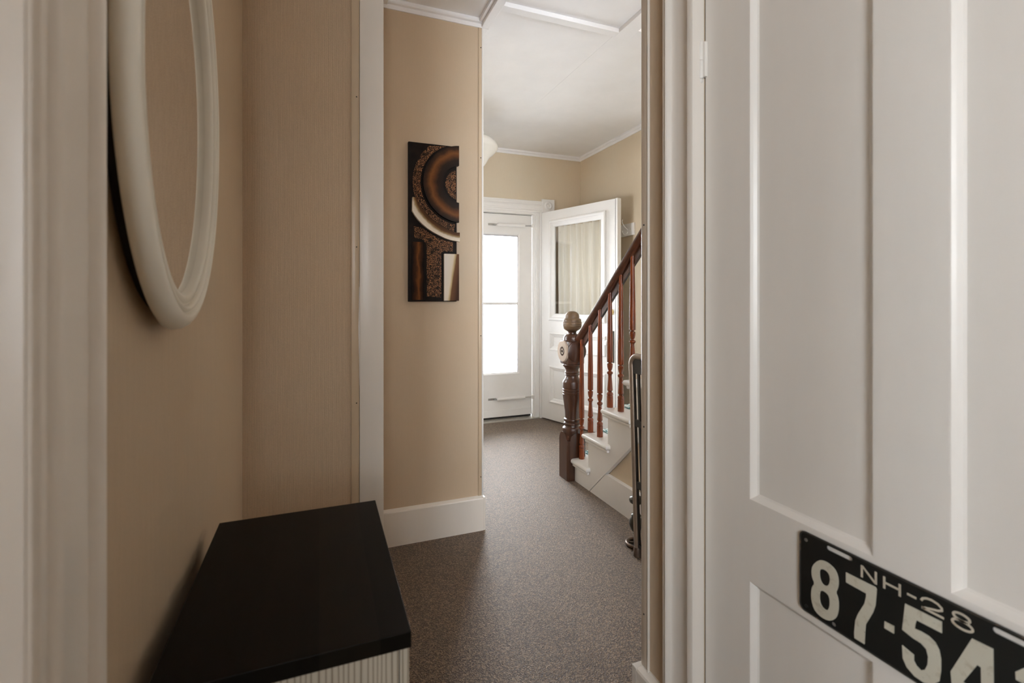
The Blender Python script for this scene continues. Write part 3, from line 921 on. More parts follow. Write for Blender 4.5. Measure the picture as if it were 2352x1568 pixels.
# ---------------------------------------------------------------- ceiling lamp
lm = thing('ceiling_light', 'unlit white glass bowl lamp under the hall ceiling', 'ceiling lamp', (1.165, 3.80, CEIL))
m, nt, b = new_mat('opal_glass')
b.inputs['Base Color'].default_value = (0.9, 0.88, 0.83, 1)
b.inputs['Roughness'].default_value = 0.25
b.inputs['Transmission Weight'].default_value = 0.0
b.inputs['Subsurface Weight'].default_value = 0.3
b.inputs['Subsurface Radius'].default_value = (0.05, 0.05, 0.05)
bm = bmesh.new()
lathe(bm, [(0.0, -0.388), (0.05, -0.384), (0.085, -0.365), (0.105, -0.335), (0.125, -0.30), (0.160, -0.270), (0.188, -0.240), (0.196, -0.220), (0.190, -0.195), (0.165, -0.165), (0.120, -0.138), (0.085, -0.125), (0.075, -0.115), (0.075, -0.10)], 0, 0, 0, 40)
obj('lamp_shade', bm, m, lm, smooth=True, angle=60)
bm = bmesh.new()
lathe(bm, [(0.078, -0.118), (0.082, -0.10), (0.078, -0.085), (0.05, -0.05), (0.045, -0.03), (0.075, -0.018), (0.08, 0.0)], 0, 0, 0, 32)
obj('canopy', bm, M['hall_white'], lm, smooth=True)

# ---------------------------------------------------------------- oval mirror
MY, MZ, RY, RZ = 0.874, 1.497, 0.242, 0.346
mi = thing('oval_mirror', 'oval mirror in a moulded ivory frame on the left wall', 'mirror', (XL, MY, MZ))
# (inset from the outer ellipse, distance from the wall)
mp = [(0.012, 0.018), (0.002, 0.018), (0.0, 0.021), (0.001, 0.029), (0.005, 0.036), (0.011, 0.041), (0.017, 0.0435), (0.021, 0.0425), (0.0235, 0.0375), (0.025, 0.0365), (0.027, 0.0385), (0.030, 0.0415), (0.033, 0.041), (0.0355, 0.0375), (0.037, 0.0345), (0.039, 0.0345), (0.041, 0.037), (0.046, 0.0385), (0.050, 0.037), (0.0525, 0.034), (0.0535, 0.026), (0.0535, 0.016), (0.04, 0.016)]
bm = bmesh.new()
N = 120
rings = []
for i in range(N):
    t_ = 2 * PI * i / N
    rings.append([bm.verts.new((d, (RY - ins) * math.cos(t_), (RZ - ins) * math.sin(t_))) for ins, d in mp])
for i in range(N):
    a_, b_ = rings[i], rings[(i + 1) % N]
    for k in range(len(mp)):
        l = (k + 1) % len(mp)
        bm.faces.new((a_[k], a_[l], b_[l], b_[k]))
obj('frame', bm, paint('ivory_frame_paint', (0.80, 0.76, 0.66), 0.3, 0.04, 0.04), mi, smooth=True, angle=60)
m, nt, b = new_mat('mirror_silver')
b.inputs['Base Color'].default_value = (0.86, 0.86, 0.84, 1)
b.inputs['Metallic'].default_value = 1.0
b.inputs['Roughness'].default_value = 0.02
bm = bmesh.new()
A = [bm.verts.new((0.0255, (RY - 0.050) * math.cos(2 * PI * i / N), (RZ - 0.050) * math.sin(2 * PI * i / N))) for i in range(N)]
C = [bm.verts.new((0.020, (RY - 0.050) * math.cos(2 * PI * i / N), (RZ - 0.050) * math.sin(2 * PI * i / N))) for i in range(N)]
bm.faces.new(A)
bm.faces.new(C[::-1])
for i in range(N):
    j = (i + 1) % N
    bm.faces.new((A[i], A[j], C[j], C[i]))
obj('mirror_glass', bm, m, mi)
bm = bmesh.new()
A = [bm.verts.new((0.0165, (RY - 0.028) * math.cos(2 * PI * i / N), (RZ - 0.028) * math.sin(2 * PI * i / N))) for i in range(N)]
C = [bm.verts.new((0.001, (RY - 0.028) * math.cos(2 * PI * i / N), (RZ - 0.028) * math.sin(2 * PI * i / N))) for i in range(N)]
bm.faces.new(A)
bm.faces.new(C[::-1])
for i in range(N):
    j = (i + 1) % N
    bm.faces.new((A[i], A[j], C[j], C[i]))
obj('backing', bm, M['dark'], mi)  # dark board blackens the shaded gap between frame and wall

# ---------------------------------------------------------------- chest
ch = thing('chest', 'narrow chest with black plank top and pale grained sides', 'cabinet', (0, 0, 0))
m, nt, b = new_mat('black_stained_planks')
v = coords(nt, (1, 0.07, 1))
n1 = noise(nt, v, 34, 6, 0.65, 1.0)
n2 = noise(nt, coords(nt, (1, 0.35, 1)), 9, 3)
f = mix(nt, 0.5, n1, n2)
bands = noise(nt, coords(nt, (13, 0.02, 0.02)), 1.0, 0)
f = mix(nt, 0.35, f, bands)
r = ramp(nt, [(0.35, (0.0045, 0.0035, 0.0025)), (0.62, (0.009, 0.0075, 0.0055)), (0.8, (0.024, 0.018, 0.013))])
nt.links.new(f, r.inputs['Fac'])
sx = nt.nodes.new('ShaderNodeSeparateXYZ')
nt.links.new(coords(nt, (12.5, 1, 1)), sx.inputs[0])
fl_ = nt.nodes.new('ShaderNodeMath')
fl_.operation = 'FLOOR'
nt.links.new(sx.outputs['X'], fl_.inputs[0])
wnz = nt.nodes.new('ShaderNodeTexWhiteNoise')
wnz.noise_dimensions = '1D'
nt.links.new(fl_.outputs[0], wnz.inputs['W'])
pk = ramp(nt, [(0.0, (0.55, 0.55, 0.55)), (1.0, (2.1, 1.95, 1.8))])
nt.links.new(wnz.outputs['Value'], pk.inputs['Fac'])
nt.links.new(mix(nt, 1.0, r.outputs['Color'], pk.outputs['Color'], 'MULTIPLY'), b.inputs['Base Color'])
b.inputs['Roughness'].default_value = 0.42
b.inputs['Specular IOR Level'].default_value = 0.10
bump(nt, b, n1, 0.15, 0.002)
CX0, CX1, CY0, CY1, CZ = -0.1973, 0.1232, 0.7072, 1.1957, 0.72
obj('top', B(CX0, CX1, CY0, CY1, CZ - 0.0230, CZ, bev=0.0007), m, ch)
m, nt, b = new_mat('whitewashed_grain')
w = nt.nodes.new('ShaderNodeTexWave')
w.wave_type = 'BANDS'
w.bands_direction = 'X'
w.inputs['Scale'].default_value = 42
w.inputs['Distortion'].default_value = 9.0
w.inputs['Detail'].default_value = 2
w.inputs['Detail Scale'].default_value = 0.6
nt.links.new(coords(nt, (1, 1, 0.12)), w.inputs['Vector'])
r = ramp(nt, [(0.0, (0.19, 0.15, 0.105)), (0.06, (0.28, 0.235, 0.18)), (0.17, (0.42, 0.385, 0.31)), (1.0, (0.47, 0.43, 0.35))])
nt.links.new(w.outputs['Fac'], r.inputs['Fac'])
nt.links.new(r.outputs['Color'], b.inputs['Base Color'])
b.inputs['Roughness'].default_value = 0.5
GR = m
obj('side_panel', B(CX0 + 0.004, CX1 - 0.0175, CY0 + 0.0025, CY0 + 0.020, 0.0, CZ - 0.0230), GR, ch)
obj('side_panel', B(CX0 + 0.004, CX1 - 0.0175, CY1 - 0.020, CY1 - 0.0025, 0.0, CZ - 0.0230), GR, ch)
for z0, z1 in ((0.055, 0.385), (0.388, CZ - 0.0225)):
    dr = obj('drop_front', B(CX1 - 0.0158, CX1 - 0.0025, CY0 + 0.0035, CY1 - 0.0035, z0, z1, bev=0.001), GR, ch)
    bm = bmesh.new()
    tube(bm, [(CX1 - 0.003, 0.84, z1 - 0.06), (CX1 + 0.012, 0.845, z1 - 0.06), (CX1 + 0.012, 0.94, z1 - 0.06), (CX1 - 0.003, 0.945, z1 - 0.06)], 0.004, 8)
    obj('handle', bm, M['black'], dr)
obj('back_panel', B(CX0 + 0.001, CX0 + 0.010, CY0 + 0.003, CY1 - 0.003, 0.0, CZ - 0.0230), M['black'], ch)  # coloured black to deepen the shade in the gap to the wall
obj('plinth', B(CX0 + 0.010, CX1 - 0.024, CY0 + 0.02, CY1 - 0.02, 0.0, 0.055), M['black'], ch)

# ---------------------------------------------------------------- wall relief
art = thing('wall_relief', 'dark brown relief panel with curved wooden pieces on the beige wall', 'wall art', (0, 0, 0))
AF = YP - 0.022
def artmat(name, base, edge, kind):
    m, nt, b = new_mat(name)
    v = coords(nt)
    n = noise(nt, v, 26, 4, 0.6)
    if kind == 'speck':
        vo = nt.nodes.new('ShaderNodeTexVoronoi')
        vo.inputs['Scale'].default_value = 560
        nt.links.new(coords(nt, (1, 0.01, 0.8)), vo.inputs['Vector'])
        sep = nt.nodes.new('ShaderNodeSeparateColor')
        nt.links.new(vo.outputs['Color'], sep.inputs['Color'])
        mm = nt.nodes.new('ShaderNodeMath')
        mm.operation = 'MULTIPLY'
        nt.links.new(sep.outputs['Red'], mm.inputs[0])
        nt.links.new(sep.outputs['Green'], mm.inputs[1])
        brk = noise(nt, coords(nt, (1, 0.01, 1)), 55, 3)
        mb = nt.nodes.new('ShaderNodeMapRange')
        mb.inputs['From Min'].default_value, mb.inputs['From Max'].default_value = 0.22, 0.50
        nt.links.new(brk, mb.inputs['Value'])
        m4 = nt.nodes.new('ShaderNodeMath')
        m4.operation = 'MULTIPLY'
        nt.links.new(mm.outputs[0], m4.inputs[0])
        nt.links.new(mb.outputs[0], m4.inputs[1])
        mm = m4
        r = ramp(nt, [(0.22, base), (0.36, tuple(x * 0.45 for x in edge)), (0.7, edge)])
        nt.links.new(mm.outputs[0], r.inputs['Fac'])
        b.inputs['Roughness'].default_value = 0.45
        b.inputs['Specular IOR Level'].default_value = 0.15
        bump(nt, b, sep.outputs['Red'], 0.6, 0.002)
    else:
        r = ramp(nt, [(0.30, base), (0.75, edge)])
        nt.links.new(n, r.inputs['Fac'])
        b.inputs['Roughness'].default_value = 0.5
        b.inputs['Specular IOR Level'].default_value = 0.12
    nt.links.new(r.outputs['Color'], b.inputs['Base Color'])
    return m
A_black = artmat('relief_black', (0.006, 0.004, 0.003), (0.016, 0.009, 0.006), 'plain')
A_speck = artmat('copper_speckle', (0.010, 0.006, 0.004), (0.62, 0.29, 0.13), 'speck')

def radial_mat(name, stops, cx, cz, r0, r1, fade=None):
    """colour painted across the width of a curved piece (distance from its own centre)"""
    m, nt, b = new_mat(name)
    t = nt.nodes.new('ShaderNodeTexCoord')
    s = nt.nodes.new('ShaderNodeVectorMath')
    s.operation = 'SUBTRACT'
    s.inputs[1].default_value = (cx, 0, cz)
    nt.links.new(t.outputs['Object'], s.inputs[0])
    k = nt.nodes.new('ShaderNodeVectorMath')
    k.operation = 'MULTIPLY'
    k.inputs[1].default_value = (1, 0, 1)
    nt.links.new(s.outputs[0], k.inputs[0])
    l = nt.nodes.new('ShaderNodeVectorMath')
    l.operation = 'LENGTH'
    nt.links.new(k.outputs[0], l.inputs[0])
    mr = nt.nodes.new('ShaderNodeMapRange')
    mr.inputs['From Min'].default_value = r0
    mr.inputs['From Max'].default_value = r1
    nt.links.new(l.outputs['Value'], mr.inputs['Value'])
    n = noise(nt, coords(nt), 22, 4, 0.6)
    ad = nt.nodes.new('ShaderNodeMath')
    ad.operation = 'MULTIPLY_ADD'
    ad.inputs[1].default_value = 0.30
    ad.inputs[2].default_value = -0.15
    nt.links.new(n, ad.inputs[0])
    sm = nt.nodes.new('ShaderNodeMath')
    sm.operation = 'ADD'
    nt.links.new(mr.outputs[0], sm.inputs[0])
    nt.links.new(ad.outputs[0], sm.inputs[1])
    r = ramp(nt, stops)
    nt.links.new(sm.outputs[0], r.inputs['Fac'])
    nt.links.new(r.outputs['Color'], b.inputs['Base Color'])
    b.inputs['Roughness'].default_value = 0.45
    b.inputs['Specular IOR Level'].default_value = 0.15
    return m

def flat3(u, v, d): return (u, d, v)
BX0, BX1, BZ0, BZ1 = 0.4035, 0.645, 1.178, 1.957
obj('backboard', B(BX0, BX1, AF, YP - 0.002, BZ0, BZ1, bev=0.0015), A_black, art)
CXa, CZa, RO, RI = 0.664, 1.765, 0.192, 0.094
def arc_strip(bm, cx, cz, r0, a0, a1, r1, b0, b1, d0, d1, n=40):
    rows = []
    for i in range(n + 1):
        q = i / n
        ta, tb = math.radians(a0 + (a1 - a0) * q), math.radians(b0 + (b1 - b0) * q)
        po, pi = (cx + r0 * math.cos(ta), cz + r0 * math.sin(ta)), (cx + r1 * math.cos(tb), cz + r1 * math.sin(tb))
        rows.append([bm.verts.new((p[0], d, p[1])) for p, d in ((po, d0), (pi, d0), (pi, d1), (po, d1))])
    for a_, b_ in zip(rows, rows[1:]):
        for k in range(4):
            l = (k + 1) % 4
            bm.faces.new((a_[k], a_[l], b_[l], b_[k]))
    bm.faces.new(rows[0])
    bm.faces.new(rows[-1][::-1])
    return bm
def clip_arc(cx, cz, r, xmax, n=40, a0=90, a1=270):
    o = []
    for i in range(n + 1):
        t_ = math.radians(a0 + (a1 - a0) * i / n)
        x, z = cx + r * math.cos(t_), cz + r * math.sin(t_)
        o.append((min(x, xmax), z))
    return o
# the large half ring
bm = bmesh.new()
arc_strip(bm, CXa, CZa, RO, 93.6, 266.4, RI, 97.3, 262.7, AF - 0.020, AF)
BR = radial_mat('brown_ring_paint', [(0.0, (0.012, 0.006, 0.004)), (0.28, (0.022, 0.010, 0.005)), (0.50, (0.13, 0.046, 0.012)), (0.62, (0.19, 0.070, 0.018)), (0.82, (0.050, 0.020, 0.008)), (1.0, (0.012, 0.006, 0.004))], CXa, CZa, RI, RO)
obj('half_ring', bm, BR, art)
# speckled centre
bm = bmesh.new()
plate_poly(bm, [[(CXa - 0.002 + 0.076 * math.cos(math.radians(107 + 146 * i / 24)), CZa + 0.076 * math.sin(math.radians(107 + 146 * i / 24))) for i in range(25)]], flat3, AF - 0.0015, AF)
obj('copper_inlay', bm, A_speck, art)
# speckled band around the ring
bm = bmesh.new()
arc_strip(bm, CXa, CZa, 0.240, 131, 262, RO + 0.010, 112, 262, AF - 0.0015, AF)
obj('copper_inlay', bm, A_speck, art)
# cream arc
O2 = [(0.4196, 1.684), (0.4185, 1.618), (0.432, 1.596), (0.4468, 1.5771), (0.468, 1.556), (0.4927, 1.5367), (0.521, 1.519), (0.5509, 1.5049), (0.582, 1.492), (0.6102, 1.4835), (0.6560, 1.4775)]
I2 = [(0.6560, 1.523), (0.638, 1.5225), (0.6222, 1.5280), (0.594, 1.539), (0.5686, 1.5522), (0.538, 1.569), (0.510, 1.5894), (0.482, 1.614), (0.4582, 1.6434), (0.447, 1.664), (0.4383, 1.684)]
bm = bmesh.new()
plate_poly(bm, [O2 + I2], flat3, AF - 0.020, AF)
CR = radial_mat('cream_to_brown_arc', [(0.0, (0.04, 0.018, 0.008)), (0.34, (0.11, 0.046, 0.015)), (0.50, (0.30, 0.20, 0.09)), (0.66, (0.72, 0.64, 0.52)), (1.0, (0.78, 0.72, 0.62))], CXa + 0.01, CZa, 0.238, 0.292)
obj('cream_arc', bm, CR, art)
# speckled upright and band
bm = bmesh.new()
plate_poly(bm, [[(0.430, 1.545), (0.432, 1.490), (0.470, 1.485), (0.492, 1.462), (0.494, 1.204), (0.566, 1.198), (0.566, 1.424), (0.624, 1.428), (0.626, 1.474), (0.560, 1.488), (0.520, 1.508), (0.470, 1.540)]], flat3, AF - 0.0015, AF)
obj('copper_inlay', bm, A_speck, art)
# brown painted slat
bm = bmesh.new()
box(bm, 0.418, 0.482, AF - 0.003, AF, 1.186, 1.470, bev=0.001)
m, nt, b = new_mat('brown_slat_paint')
t = nt.nodes.new('ShaderNodeTexCoord')
sx = nt.nodes.new('ShaderNodeSeparateXYZ')
nt.links.new(t.outputs['Object'], sx.inputs[0])
mr = nt.nodes.new('ShaderNodeMapRange')
mr.inputs['From Min'].default_value, mr.inputs['From Max'].default_value = 0.418, 0.482
nt.links.new(sx.outputs['X'], mr.inputs['Value'])
nn = noise(nt, coords(nt, (1, 1, 0.5)), 30, 3)
ad = nt.nodes.new('ShaderNodeMath')
ad.operation = 'MULTIPLY_ADD'
ad.inputs[1].default_value, ad.inputs[2].default_value = 0.5, -0.25
nt.links.new(nn, ad.inputs[0])
sm = nt.nodes.new('ShaderNodeMath')
nt.links.new(mr.outputs[0], sm.inputs[0])
nt.links.new(ad.outputs[0], sm.inputs[1])
r = ramp(nt, [(0.05, (0.010, 0.005, 0.003)), (0.32, (0.05, 0.018, 0.006)), (0.52, (0.17, 0.058, 0.014)), (0.70, (0.05, 0.018, 0.006)), (0.95, (0.010, 0.005, 0.003))])
nt.links.new(sm.outputs[0], r.inputs['Fac'])
nt.links.new(r.outputs['Color'], b.inputs['Base Color'])
b.inputs['Roughness'].default_value = 0.5
b.inputs['Specular IOR Level'].default_value = 0.1
obj('brown_slat', bm, m, art)
# cream block
bm = bmesh.new()
box(bm, 0.5763, 0.6525, AF - 0.018, AF, 1.1815, 1.415, bev=0.001)
m, nt, b = new_mat('cream_to_brown_block')
t = nt.nodes.new('ShaderNodeTexCoord')
mp_ = nt.nodes.new('ShaderNodeMapping')
mp_.inputs['Location'].default_value = (-0.5763, 0, -1.18)
nt.links.new(t.outputs['Object'], mp_.inputs['Vector'])
sx = nt.nodes.new('ShaderNodeSeparateXYZ')
nt.links.new(mp_.outputs['Vector'], sx.inputs[0])
m1 = nt.nodes.new('ShaderNodeMath'); m1.operation = 'MULTIPLY'; m1.inputs[1].default_value = 13.0
m2 = nt.nodes.new('ShaderNodeMath'); m2.operation = 'MULTIPLY_ADD'; m2.inputs[1].default_value = -1.9
nt.links.new(sx.outputs['X'], m1.inputs[0])
nt.links.new(sx.outputs['Z'], m2.inputs[0])
nt.links.new(m1.outputs[0], m2.inputs[2])
nn = noise(nt, coords(nt, (1, 1, 0.3)), 20, 3)
ad = nt.nodes.new('ShaderNodeMath'); ad.operation = 'MULTIPLY_ADD'; ad.inputs[1].default_value = 0.25
m3 = nt.nodes.new('ShaderNodeMath'); m3.operation = 'ADD'; m3.inputs[1].default_value = 0.08
nt.links.new(m2.outputs[0], m3.inputs[0])
m2 = m3
nt.links.new(nn, ad.inputs[0])
nt.links.new(m2.outputs[0], ad.inputs[2])
r = ramp(nt, [(0.0, (0.76, 0.70, 0.62)), (0.40, (0.72, 0.64, 0.52)), (0.52, (0.55, 0.42, 0.22)), (0.62, (0.16, 0.075, 0.035)), (1.0, (0.06, 0.028, 0.017))])
nt.links.new(ad.outputs[0], r.inputs['Fac'])
nt.links.new(r.outputs['Color'], b.inputs['Base Color'])
b.inputs['Roughness'].default_value = 0.5
b.inputs['Specular IOR Level'].default_value = 0.1
obj('cream_block', bm, m, art)

# ---------------------------------------------------------------- licence plate (local u towards the viewer, v up)
PXF = XR - 0.0005
lp = thing('license_plate', 'old black licence plate with worn cream numbers on the white door', 'licence plate', (PXF, 0.66, 0.62), -PI / 2)
def pl3(u, v, d): return (u, -d, v)
def paint_worn(name, c, cw):
    m, nt, b = new_mat(name)
    v = coords(nt)
    n = noise(nt, v, 60, 5, 0.7, 0.5)
    n2 = noise(nt, coords(nt, (0.5, 1, 3), rot=(0, 0.5, 0)), 120, 3, 0.7)
    r = ramp(nt, [(0.30, cw), (0.45, c)])
    nt.links.new(n, r.inputs['Fac'])
    r2 = ramp(nt, [(0.27, (0.03, 0.028, 0.022)), (0.31, (1, 1, 1))])
    nt.links.new(n2, r2.inputs['Fac'])
    nt.links.new(mix(nt, 1.0, r.outputs['Color'], r2.outputs['Color'], 'MULTIPLY'), b.inputs['Base Color'])
    b.inputs['Roughness'].default_value = 0.45
    return m
P_black = paint('plate_black_enamel', (0.010, 0.011, 0.010), 0.35, 0.3, 0.1)
P_cream = paint_worn('plate_cream_enamel', (0.62, 0.60, 0.50), (0.48, 0.44, 0.34))
P_small = paint_worn('plate_small_letters', (0.60, 0.55, 0.45), (0.40, 0.25, 0.14))
PW, PH = 0.398, 0.147
def rrect(u0, u1, v0, v1, r, n=6):
    o = []
    for cx, cy, a0 in ((u1 - r, v1 - r, 0), (u0 + r, v1 - r, 90), (u0 + r, v0 + r, 180), (u1 - r, v0 + r, 270)):
        for i in range(n + 1):
            t_ = math.radians(a0 + 90 * i / n)
            o.append((cx + r * math.cos(t_), cy + r * math.sin(t_)))
    return o
hole = [rrect(0.054, 0.099, 0.1305, 0.1385, 0.0038, 4), rrect(0.285, 0.345, 0.1305, 0.1385, 0.0038, 4), rrect(0.0635, 0.0705, 0.0015, 0.0085, 0.003, 4)]
bm = bmesh.new()
plate_poly(bm, [rrect(0.001, PW, -0.004, 0.1440, 0.012)] + hole, pl3, 0.0015, 0.0030)
obj('plate', bm, P_black, lp)
bm = bmesh.new()
path = [pl3(u, v, 0.0032) for u, v in rrect(0.0025, PW - 0.0015, -0.0025, 0.1425, 0.0105)]
tube(bm, path, 0.0014, 6, closed=True)
obj('rim', bm, paint_worn('plate_rim', (0.03, 0.028, 0.024), (0.20, 0.12, 0.07)), lp, smooth=True)
def smooth_loop(p, it=2):
    for _ in range(it):
        q = []
        for i in range(len(p)):
            a_, b_ = p[i], p[(i + 1) % len(p)]
            q.append((a_[0] * .75 + b_[0] * .25, a_[1] * .75 + b_[1] * .25))
            q.append((a_[0] * .25 + b_[0] * .75, a_[1] * .25 + b_[1] * .75))
        p = q
    return p
G8 = [(0.0388, 0.1039), (0.0275, 0.0888), (0.0255, 0.0746), (0.0275, 0.065), (0.0318, 0.0578), (0.0267, 0.0491), (0.0249, 0.0362), (0.0255, 0.0246), (0.03, 0.0106), (0.0388, 0.0052), (0.0511, 0.0040), (0.063, 0.0085), (0.0723, 0.0198), (0.0758, 0.0332), (0.0765, 0.0472), (0.0746, 0.0580), (0.0712, 0.0634), (0.0746, 0.0721), (0.0765, 0.0833), (0.0746, 0.0959), (0.0689, 0.1042), (0.0583, 0.1083), (0.0486, 0.1083)]
H81 = [(0.0418, 0.0878), (0.0462, 0.092), (0.0535, 0.0928), (0.0594, 0.089), (0.0611, 0.0795), (0.0583, 0.0688), (0.0523, 0.0643), (0.0462, 0.0656), (0.0425, 0.0718), (0.0413, 0.0806)]
H82 = [(0.0413, 0.0477), (0.0462, 0.0533), (0.0535, 0.0534), (0.0594, 0.0499), (0.0606, 0.0379), (0.0583, 0.0262), (0.0535, 0.0217), (0.0462, 0.0237), (0.0418, 0.0304)]
G7 = [(0.0889, 0.1080), (0.1368, 0.1090), (0.1384, 0.1064), (0.1378, 0.0956), (0.1365, 0.0790), (0.1330, 0.0658), (0.1267, 0.0508), (0.1215, 0.0391), (0.1205, 0.0256), (0.1195, 0.0050), (0.1032, 0.0046), (0.1028, 0.0141), (0.1047, 0.0352), (0.1089, 0.0487), (0.1142, 0.0605), (0.1195, 0.0722), (0.1222, 0.0858), (0.1222, 0.0905), (0.0889, 0.0911)]
GD = [(0.1505, 0.0620), (0.1645, 0.0630), (0.1642, 0.051), (0.1502, 0.0511)]
G5 = [(0.1800, 0.1075), (0.2278, 0.1090), (0.2278, 0.0925), (0.1954, 0.0915), (0.1937, 0.084), (0.1930, 0.0770), (0.2014, 0.0785), (0.2115, 0.0778), (0.2197, 0.0736), (0.2246, 0.0655), (0.2267, 0.0536), (0.2267, 0.0367), (0.2246, 0.0201), (0.2165, 0.0095), (0.2048, 0.0040), (0.1928, 0.0047), (0.1822, 0.011), (0.1768, 0.0212), (0.1759, 0.0407), (0.1919, 0.0366), (0.1919, 0.0277), (0.1954, 0.0223), (0.2014, 0.0197), (0.2065, 0.0242), (0.2099, 0.0343), (0.2107, 0.0465), (0.2082, 0.0563), (0.2014, 0.0605), (0.191, 0.0610), (0.1759, 0.0649)]
G4 = [(0.2630, 0.1075), (0.2860, 0.1084), (0.2866, 0.0400), (0.2920, 0.0400), (0.2920, 0.0260), (0.2866, 0.0260), (0.2866, 0.0045), (0.2735, 0.0045), (0.2735, 0.0260), (0.2400, 0.0260), (0.2385, 0.0447)]
H4 = [(0.2690, 0.0752), (0.2730, 0.0745), (0.2735, 0.0400), (0.2530, 0.0400)]
G2 = [(0.3090, 0.0840), (0.3085, 0.0940), (0.3180, 0.1060), (0.3320, 0.1085), (0.3480, 0.1030), (0.3540, 0.0900), (0.3520, 0.0720), (0.3420, 0.0540), (0.3290, 0.0350), (0.3250, 0.0220), (0.3560, 0.0220), (0.3560, 0.0050), (0.3070, 0.0050), (0.3070, 0.0200), (0.3120, 0.0400), (0.3270, 0.0620), (0.3360, 0.0790), (0.3370, 0.0890), (0.3320, 0.0945), (0.3260, 0.0930), (0.3235, 0.0850)]
for loops in ([smooth_loop(G8, 1), smooth_loop(H81, 1), smooth_loop(H82, 1)], [G7], [GD], [G5], [G4, H4], [G2]):
    bm = bmesh.new()
    plate_poly(bm, loops, pl3, 0.0028, 0.0042)
    obj('numeral', bm, P_cream, lp)
def stroke(bm, path, w):
    P = [Vector((p[0], p[1])) for p in path]
    L, R = [], []
    for i, p in enumerate(P):
        t_ = (P[min(i + 1, len(P) - 1)] - P[max(i - 1, 0)]).normalized()
        n_ = Vector((-t_.y, t_.x)) * w / 2
        L.append(tuple(p + n_))
        R.append(tuple(p - n_))
    plate_poly(bm, [L + R[::-1]], pl3, 0.0028, 0.0038)
def ell(cx, cy, rx, ry, n=24, a0=0, a1=360):
    return [(cx + rx * math.cos(math.radians(a0 + (a1 - a0) * i / n)), cy + ry * math.sin(math.radians(a0 + (a1 - a0) * i / n))) for i in range(n + 1)]
SW = 0.0032
for strokes in ([[(0.115, 0.1135), (0.115, 0.1332)], [(0.1155, 0.1325), (0.1365, 0.1142)], [(0.137, 0.1135), (0.137, 0.1338)]],
                [[(0.1497, 0.1140), (0.1497, 0.1330)], [(0.1722, 0.1140), (0.1722, 0.1330)], [(0.1497, 0.1238), (0.1722, 0.1238)]],
                [[(0.1825, 0.1240), (0.1949, 0.1240)]],
                [[(0.2014, 0.1250), (0.2035, 0.1290), (0.2085, 0.1318), (0.2150, 0.1328), (0.2225, 0.1315), (0.2275, 0.1280), (0.2278, 0.1248), (0.2235, 0.1220), (0.2150, 0.1195), (0.2070, 0.1170), (0.2030, 0.1145)], [(0.2020, 0.1150), (0.2302, 0.1150)]],
                [ell(0.2510, 0.1292, 0.0095, 0.0048), ell(0.2520, 0.1188, 0.0118, 0.0056)]):
    bm = bmesh.new()
    for s_ in strokes:
        stroke(bm, s_, SW)
    obj('letter', bm, P_small, lp)
for u, v in ((0.0146, 0.1292), (0.0154, 0.0067), (0.383, 0.1292), (0.383, 0.0067)):
    bm = bmesh.new()
    lathe(bm, [(0.0032, 0), (0.0032, 0.0008), (0.0020, 0.0016), (0.0012, 0.0010), (0.0, 0.0012)], 0, 0, 0, 14)
    bmesh.ops.rotate(bm, verts=bm.verts, cent=(0, 0, 0), matrix=Matrix.Rotation(PI / 2, 3, 'X'))
    obj('screw', bm, M['steel'] if v > 0.1 else P_black, lp, loc=(u, -0.003, v), smooth=True)

# ---------------------------------------------------------------- folded step stool by the stairs
SXX = 1.372
ss = thing('step_stool', 'folded bronze tube step stool with black slotted treads beside the stairs', 'step stool', (0, 0, 0))
def utube(x, yf_b, yf_t, yn_b, yn_t, zt, r, rc):
    p = [(x, yf_b, 0.012), (x, yf_b + (yf_t - yf_b) * 0.95, zt - rc)]
    for i in range(1, 7):
        a_ = PI / 2 * i / 6
        p.append((x, yf_t - rc + rc * math.cos(a_), zt - rc + rc * math.sin(a_)))
    for i in range(0, 7):
        a_ = PI / 2 + PI / 2 * i / 6
        p.append((x, yn_t + rc + rc * math.cos(a_), zt - rc + rc * math.sin(a_)))
    p.append((x, yn_b, 0.012))
    return p
bm = bmesh.new()
tube(bm, utube(SXX, 1.898, 1.944, 1.46, 1.50, 0.925, 0.0135, 0.045), 0.0135, 14)
obj('front_frame', bm, M['bronze'], ss, smooth=True)
bm = bmesh.new()
tube(bm, utube(SXX + 0.030, 1.700, 1.740, 1.50, 1.53, 0.80, 0.010, 0.04), 0.010, 12)
obj('rear_frame', bm, M['black'], ss, smooth=True)
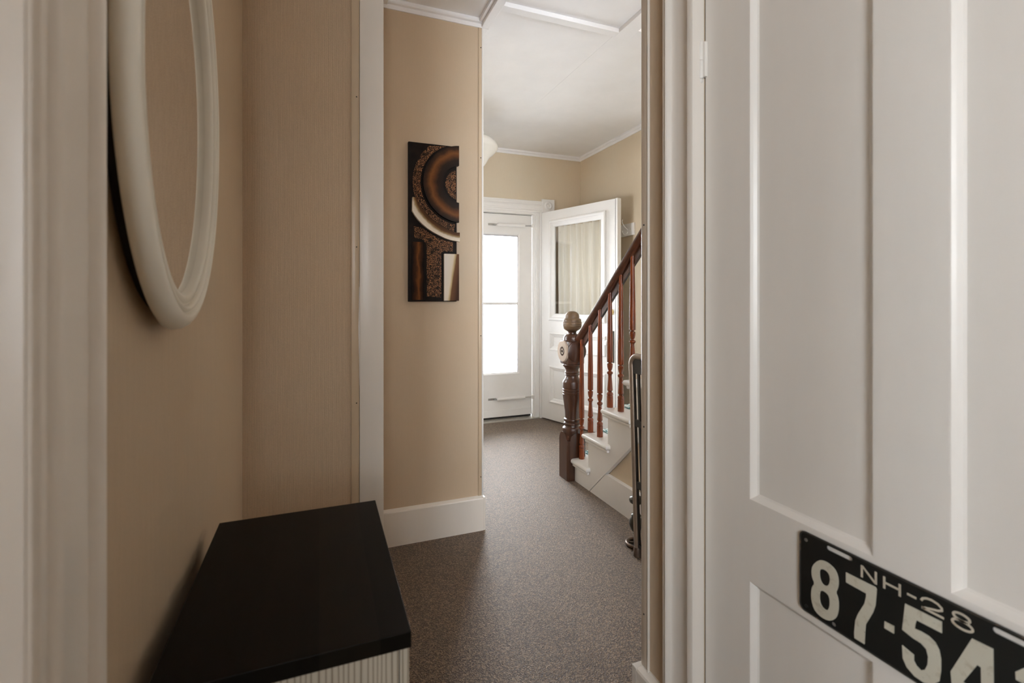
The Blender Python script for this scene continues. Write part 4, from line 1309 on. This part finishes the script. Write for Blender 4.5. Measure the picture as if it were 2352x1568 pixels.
def slotted(z0, z1):
    bm = bmesh.new()
    ya, yc = 1.48, 1.889
    box(bm, SXX - 0.004, SXX + 0.006, ya, yc, z0, z0 + 0.016)
    box(bm, SXX - 0.004, SXX + 0.006, ya, yc, z1 - 0.016, z1)
    y = yc
    while y > ya + 0.02:
        box(bm, SXX - 0.004, SXX + 0.006, y - 0.012, y, z0 + 0.016, z1 - 0.016)
        y -= 0.036
    for q in bm.verts:
        q.co.y += q.co.z / 0.92 * 0.046
    obj('slotted_tread', bm, M['black'], ss)
for z0, z1 in ((0.045, 0.33), (0.330, 0.615), (0.615, 0.86)):
    slotted(z0, z1)
obj('top_panel', B(SXX - 0.004, SXX + 0.006, 1.51, 1.937, 0.860, 0.915), M['black'], ss)
for y in (1.898, 1.46):
    bm = bmesh.new()
    lathe(bm, [(0.017, 0.0), (0.0185, 0.006), (0.0175, 0.035), (0.0145, 0.042)], 0, 0, 0, 16)
    obj('foot', bm, M['iron_brown'], ss, loc=(SXX, y, 0.0), smooth=True)

# small cast metal floor ornament behind the stool
fo = thing('floor_ornament', 'small dark cast metal ornament with ring base and knob on the carpet', 'ornament', (1.428, 1.985, 0.0))
bm = bmesh.new()
tube(bm, [(0.044 * math.cos(2 * PI * i / 28), 0.044 * math.sin(2 * PI * i / 28), 0.009) for i in range(28)], 0.009, 10, closed=True)
for a_ in (0.3, 2.4, 4.5):
    tube(bm, [(0, 0, 0.010), (0.043 * math.cos(a_), 0.043 * math.sin(a_), 0.009)], 0.005, 8)
obj('ring_base', bm, M['iron_brown'], fo, smooth=True)
bm = bmesh.new()
lathe(bm, [(0.013, 0.006), (0.012, 0.050), (0.017, 0.056), (0.013, 0.062), (0.022, 0.072), (0.032, 0.092), (0.035, 0.108), (0.032, 0.122), (0.023, 0.132), (0.022, 0.138), (0.024, 0.144), (0.020, 0.150), (0.007, 0.154), (0.006, 0.196), (0.020, 0.200), (0.031, 0.208), (0.034, 0.218), (0.030, 0.230), (0.015, 0.239), (0.0, 0.240)], 0, 0, 0, 22)
obj('urn_stem', bm, M['iron'], fo, smooth=True, angle=50)
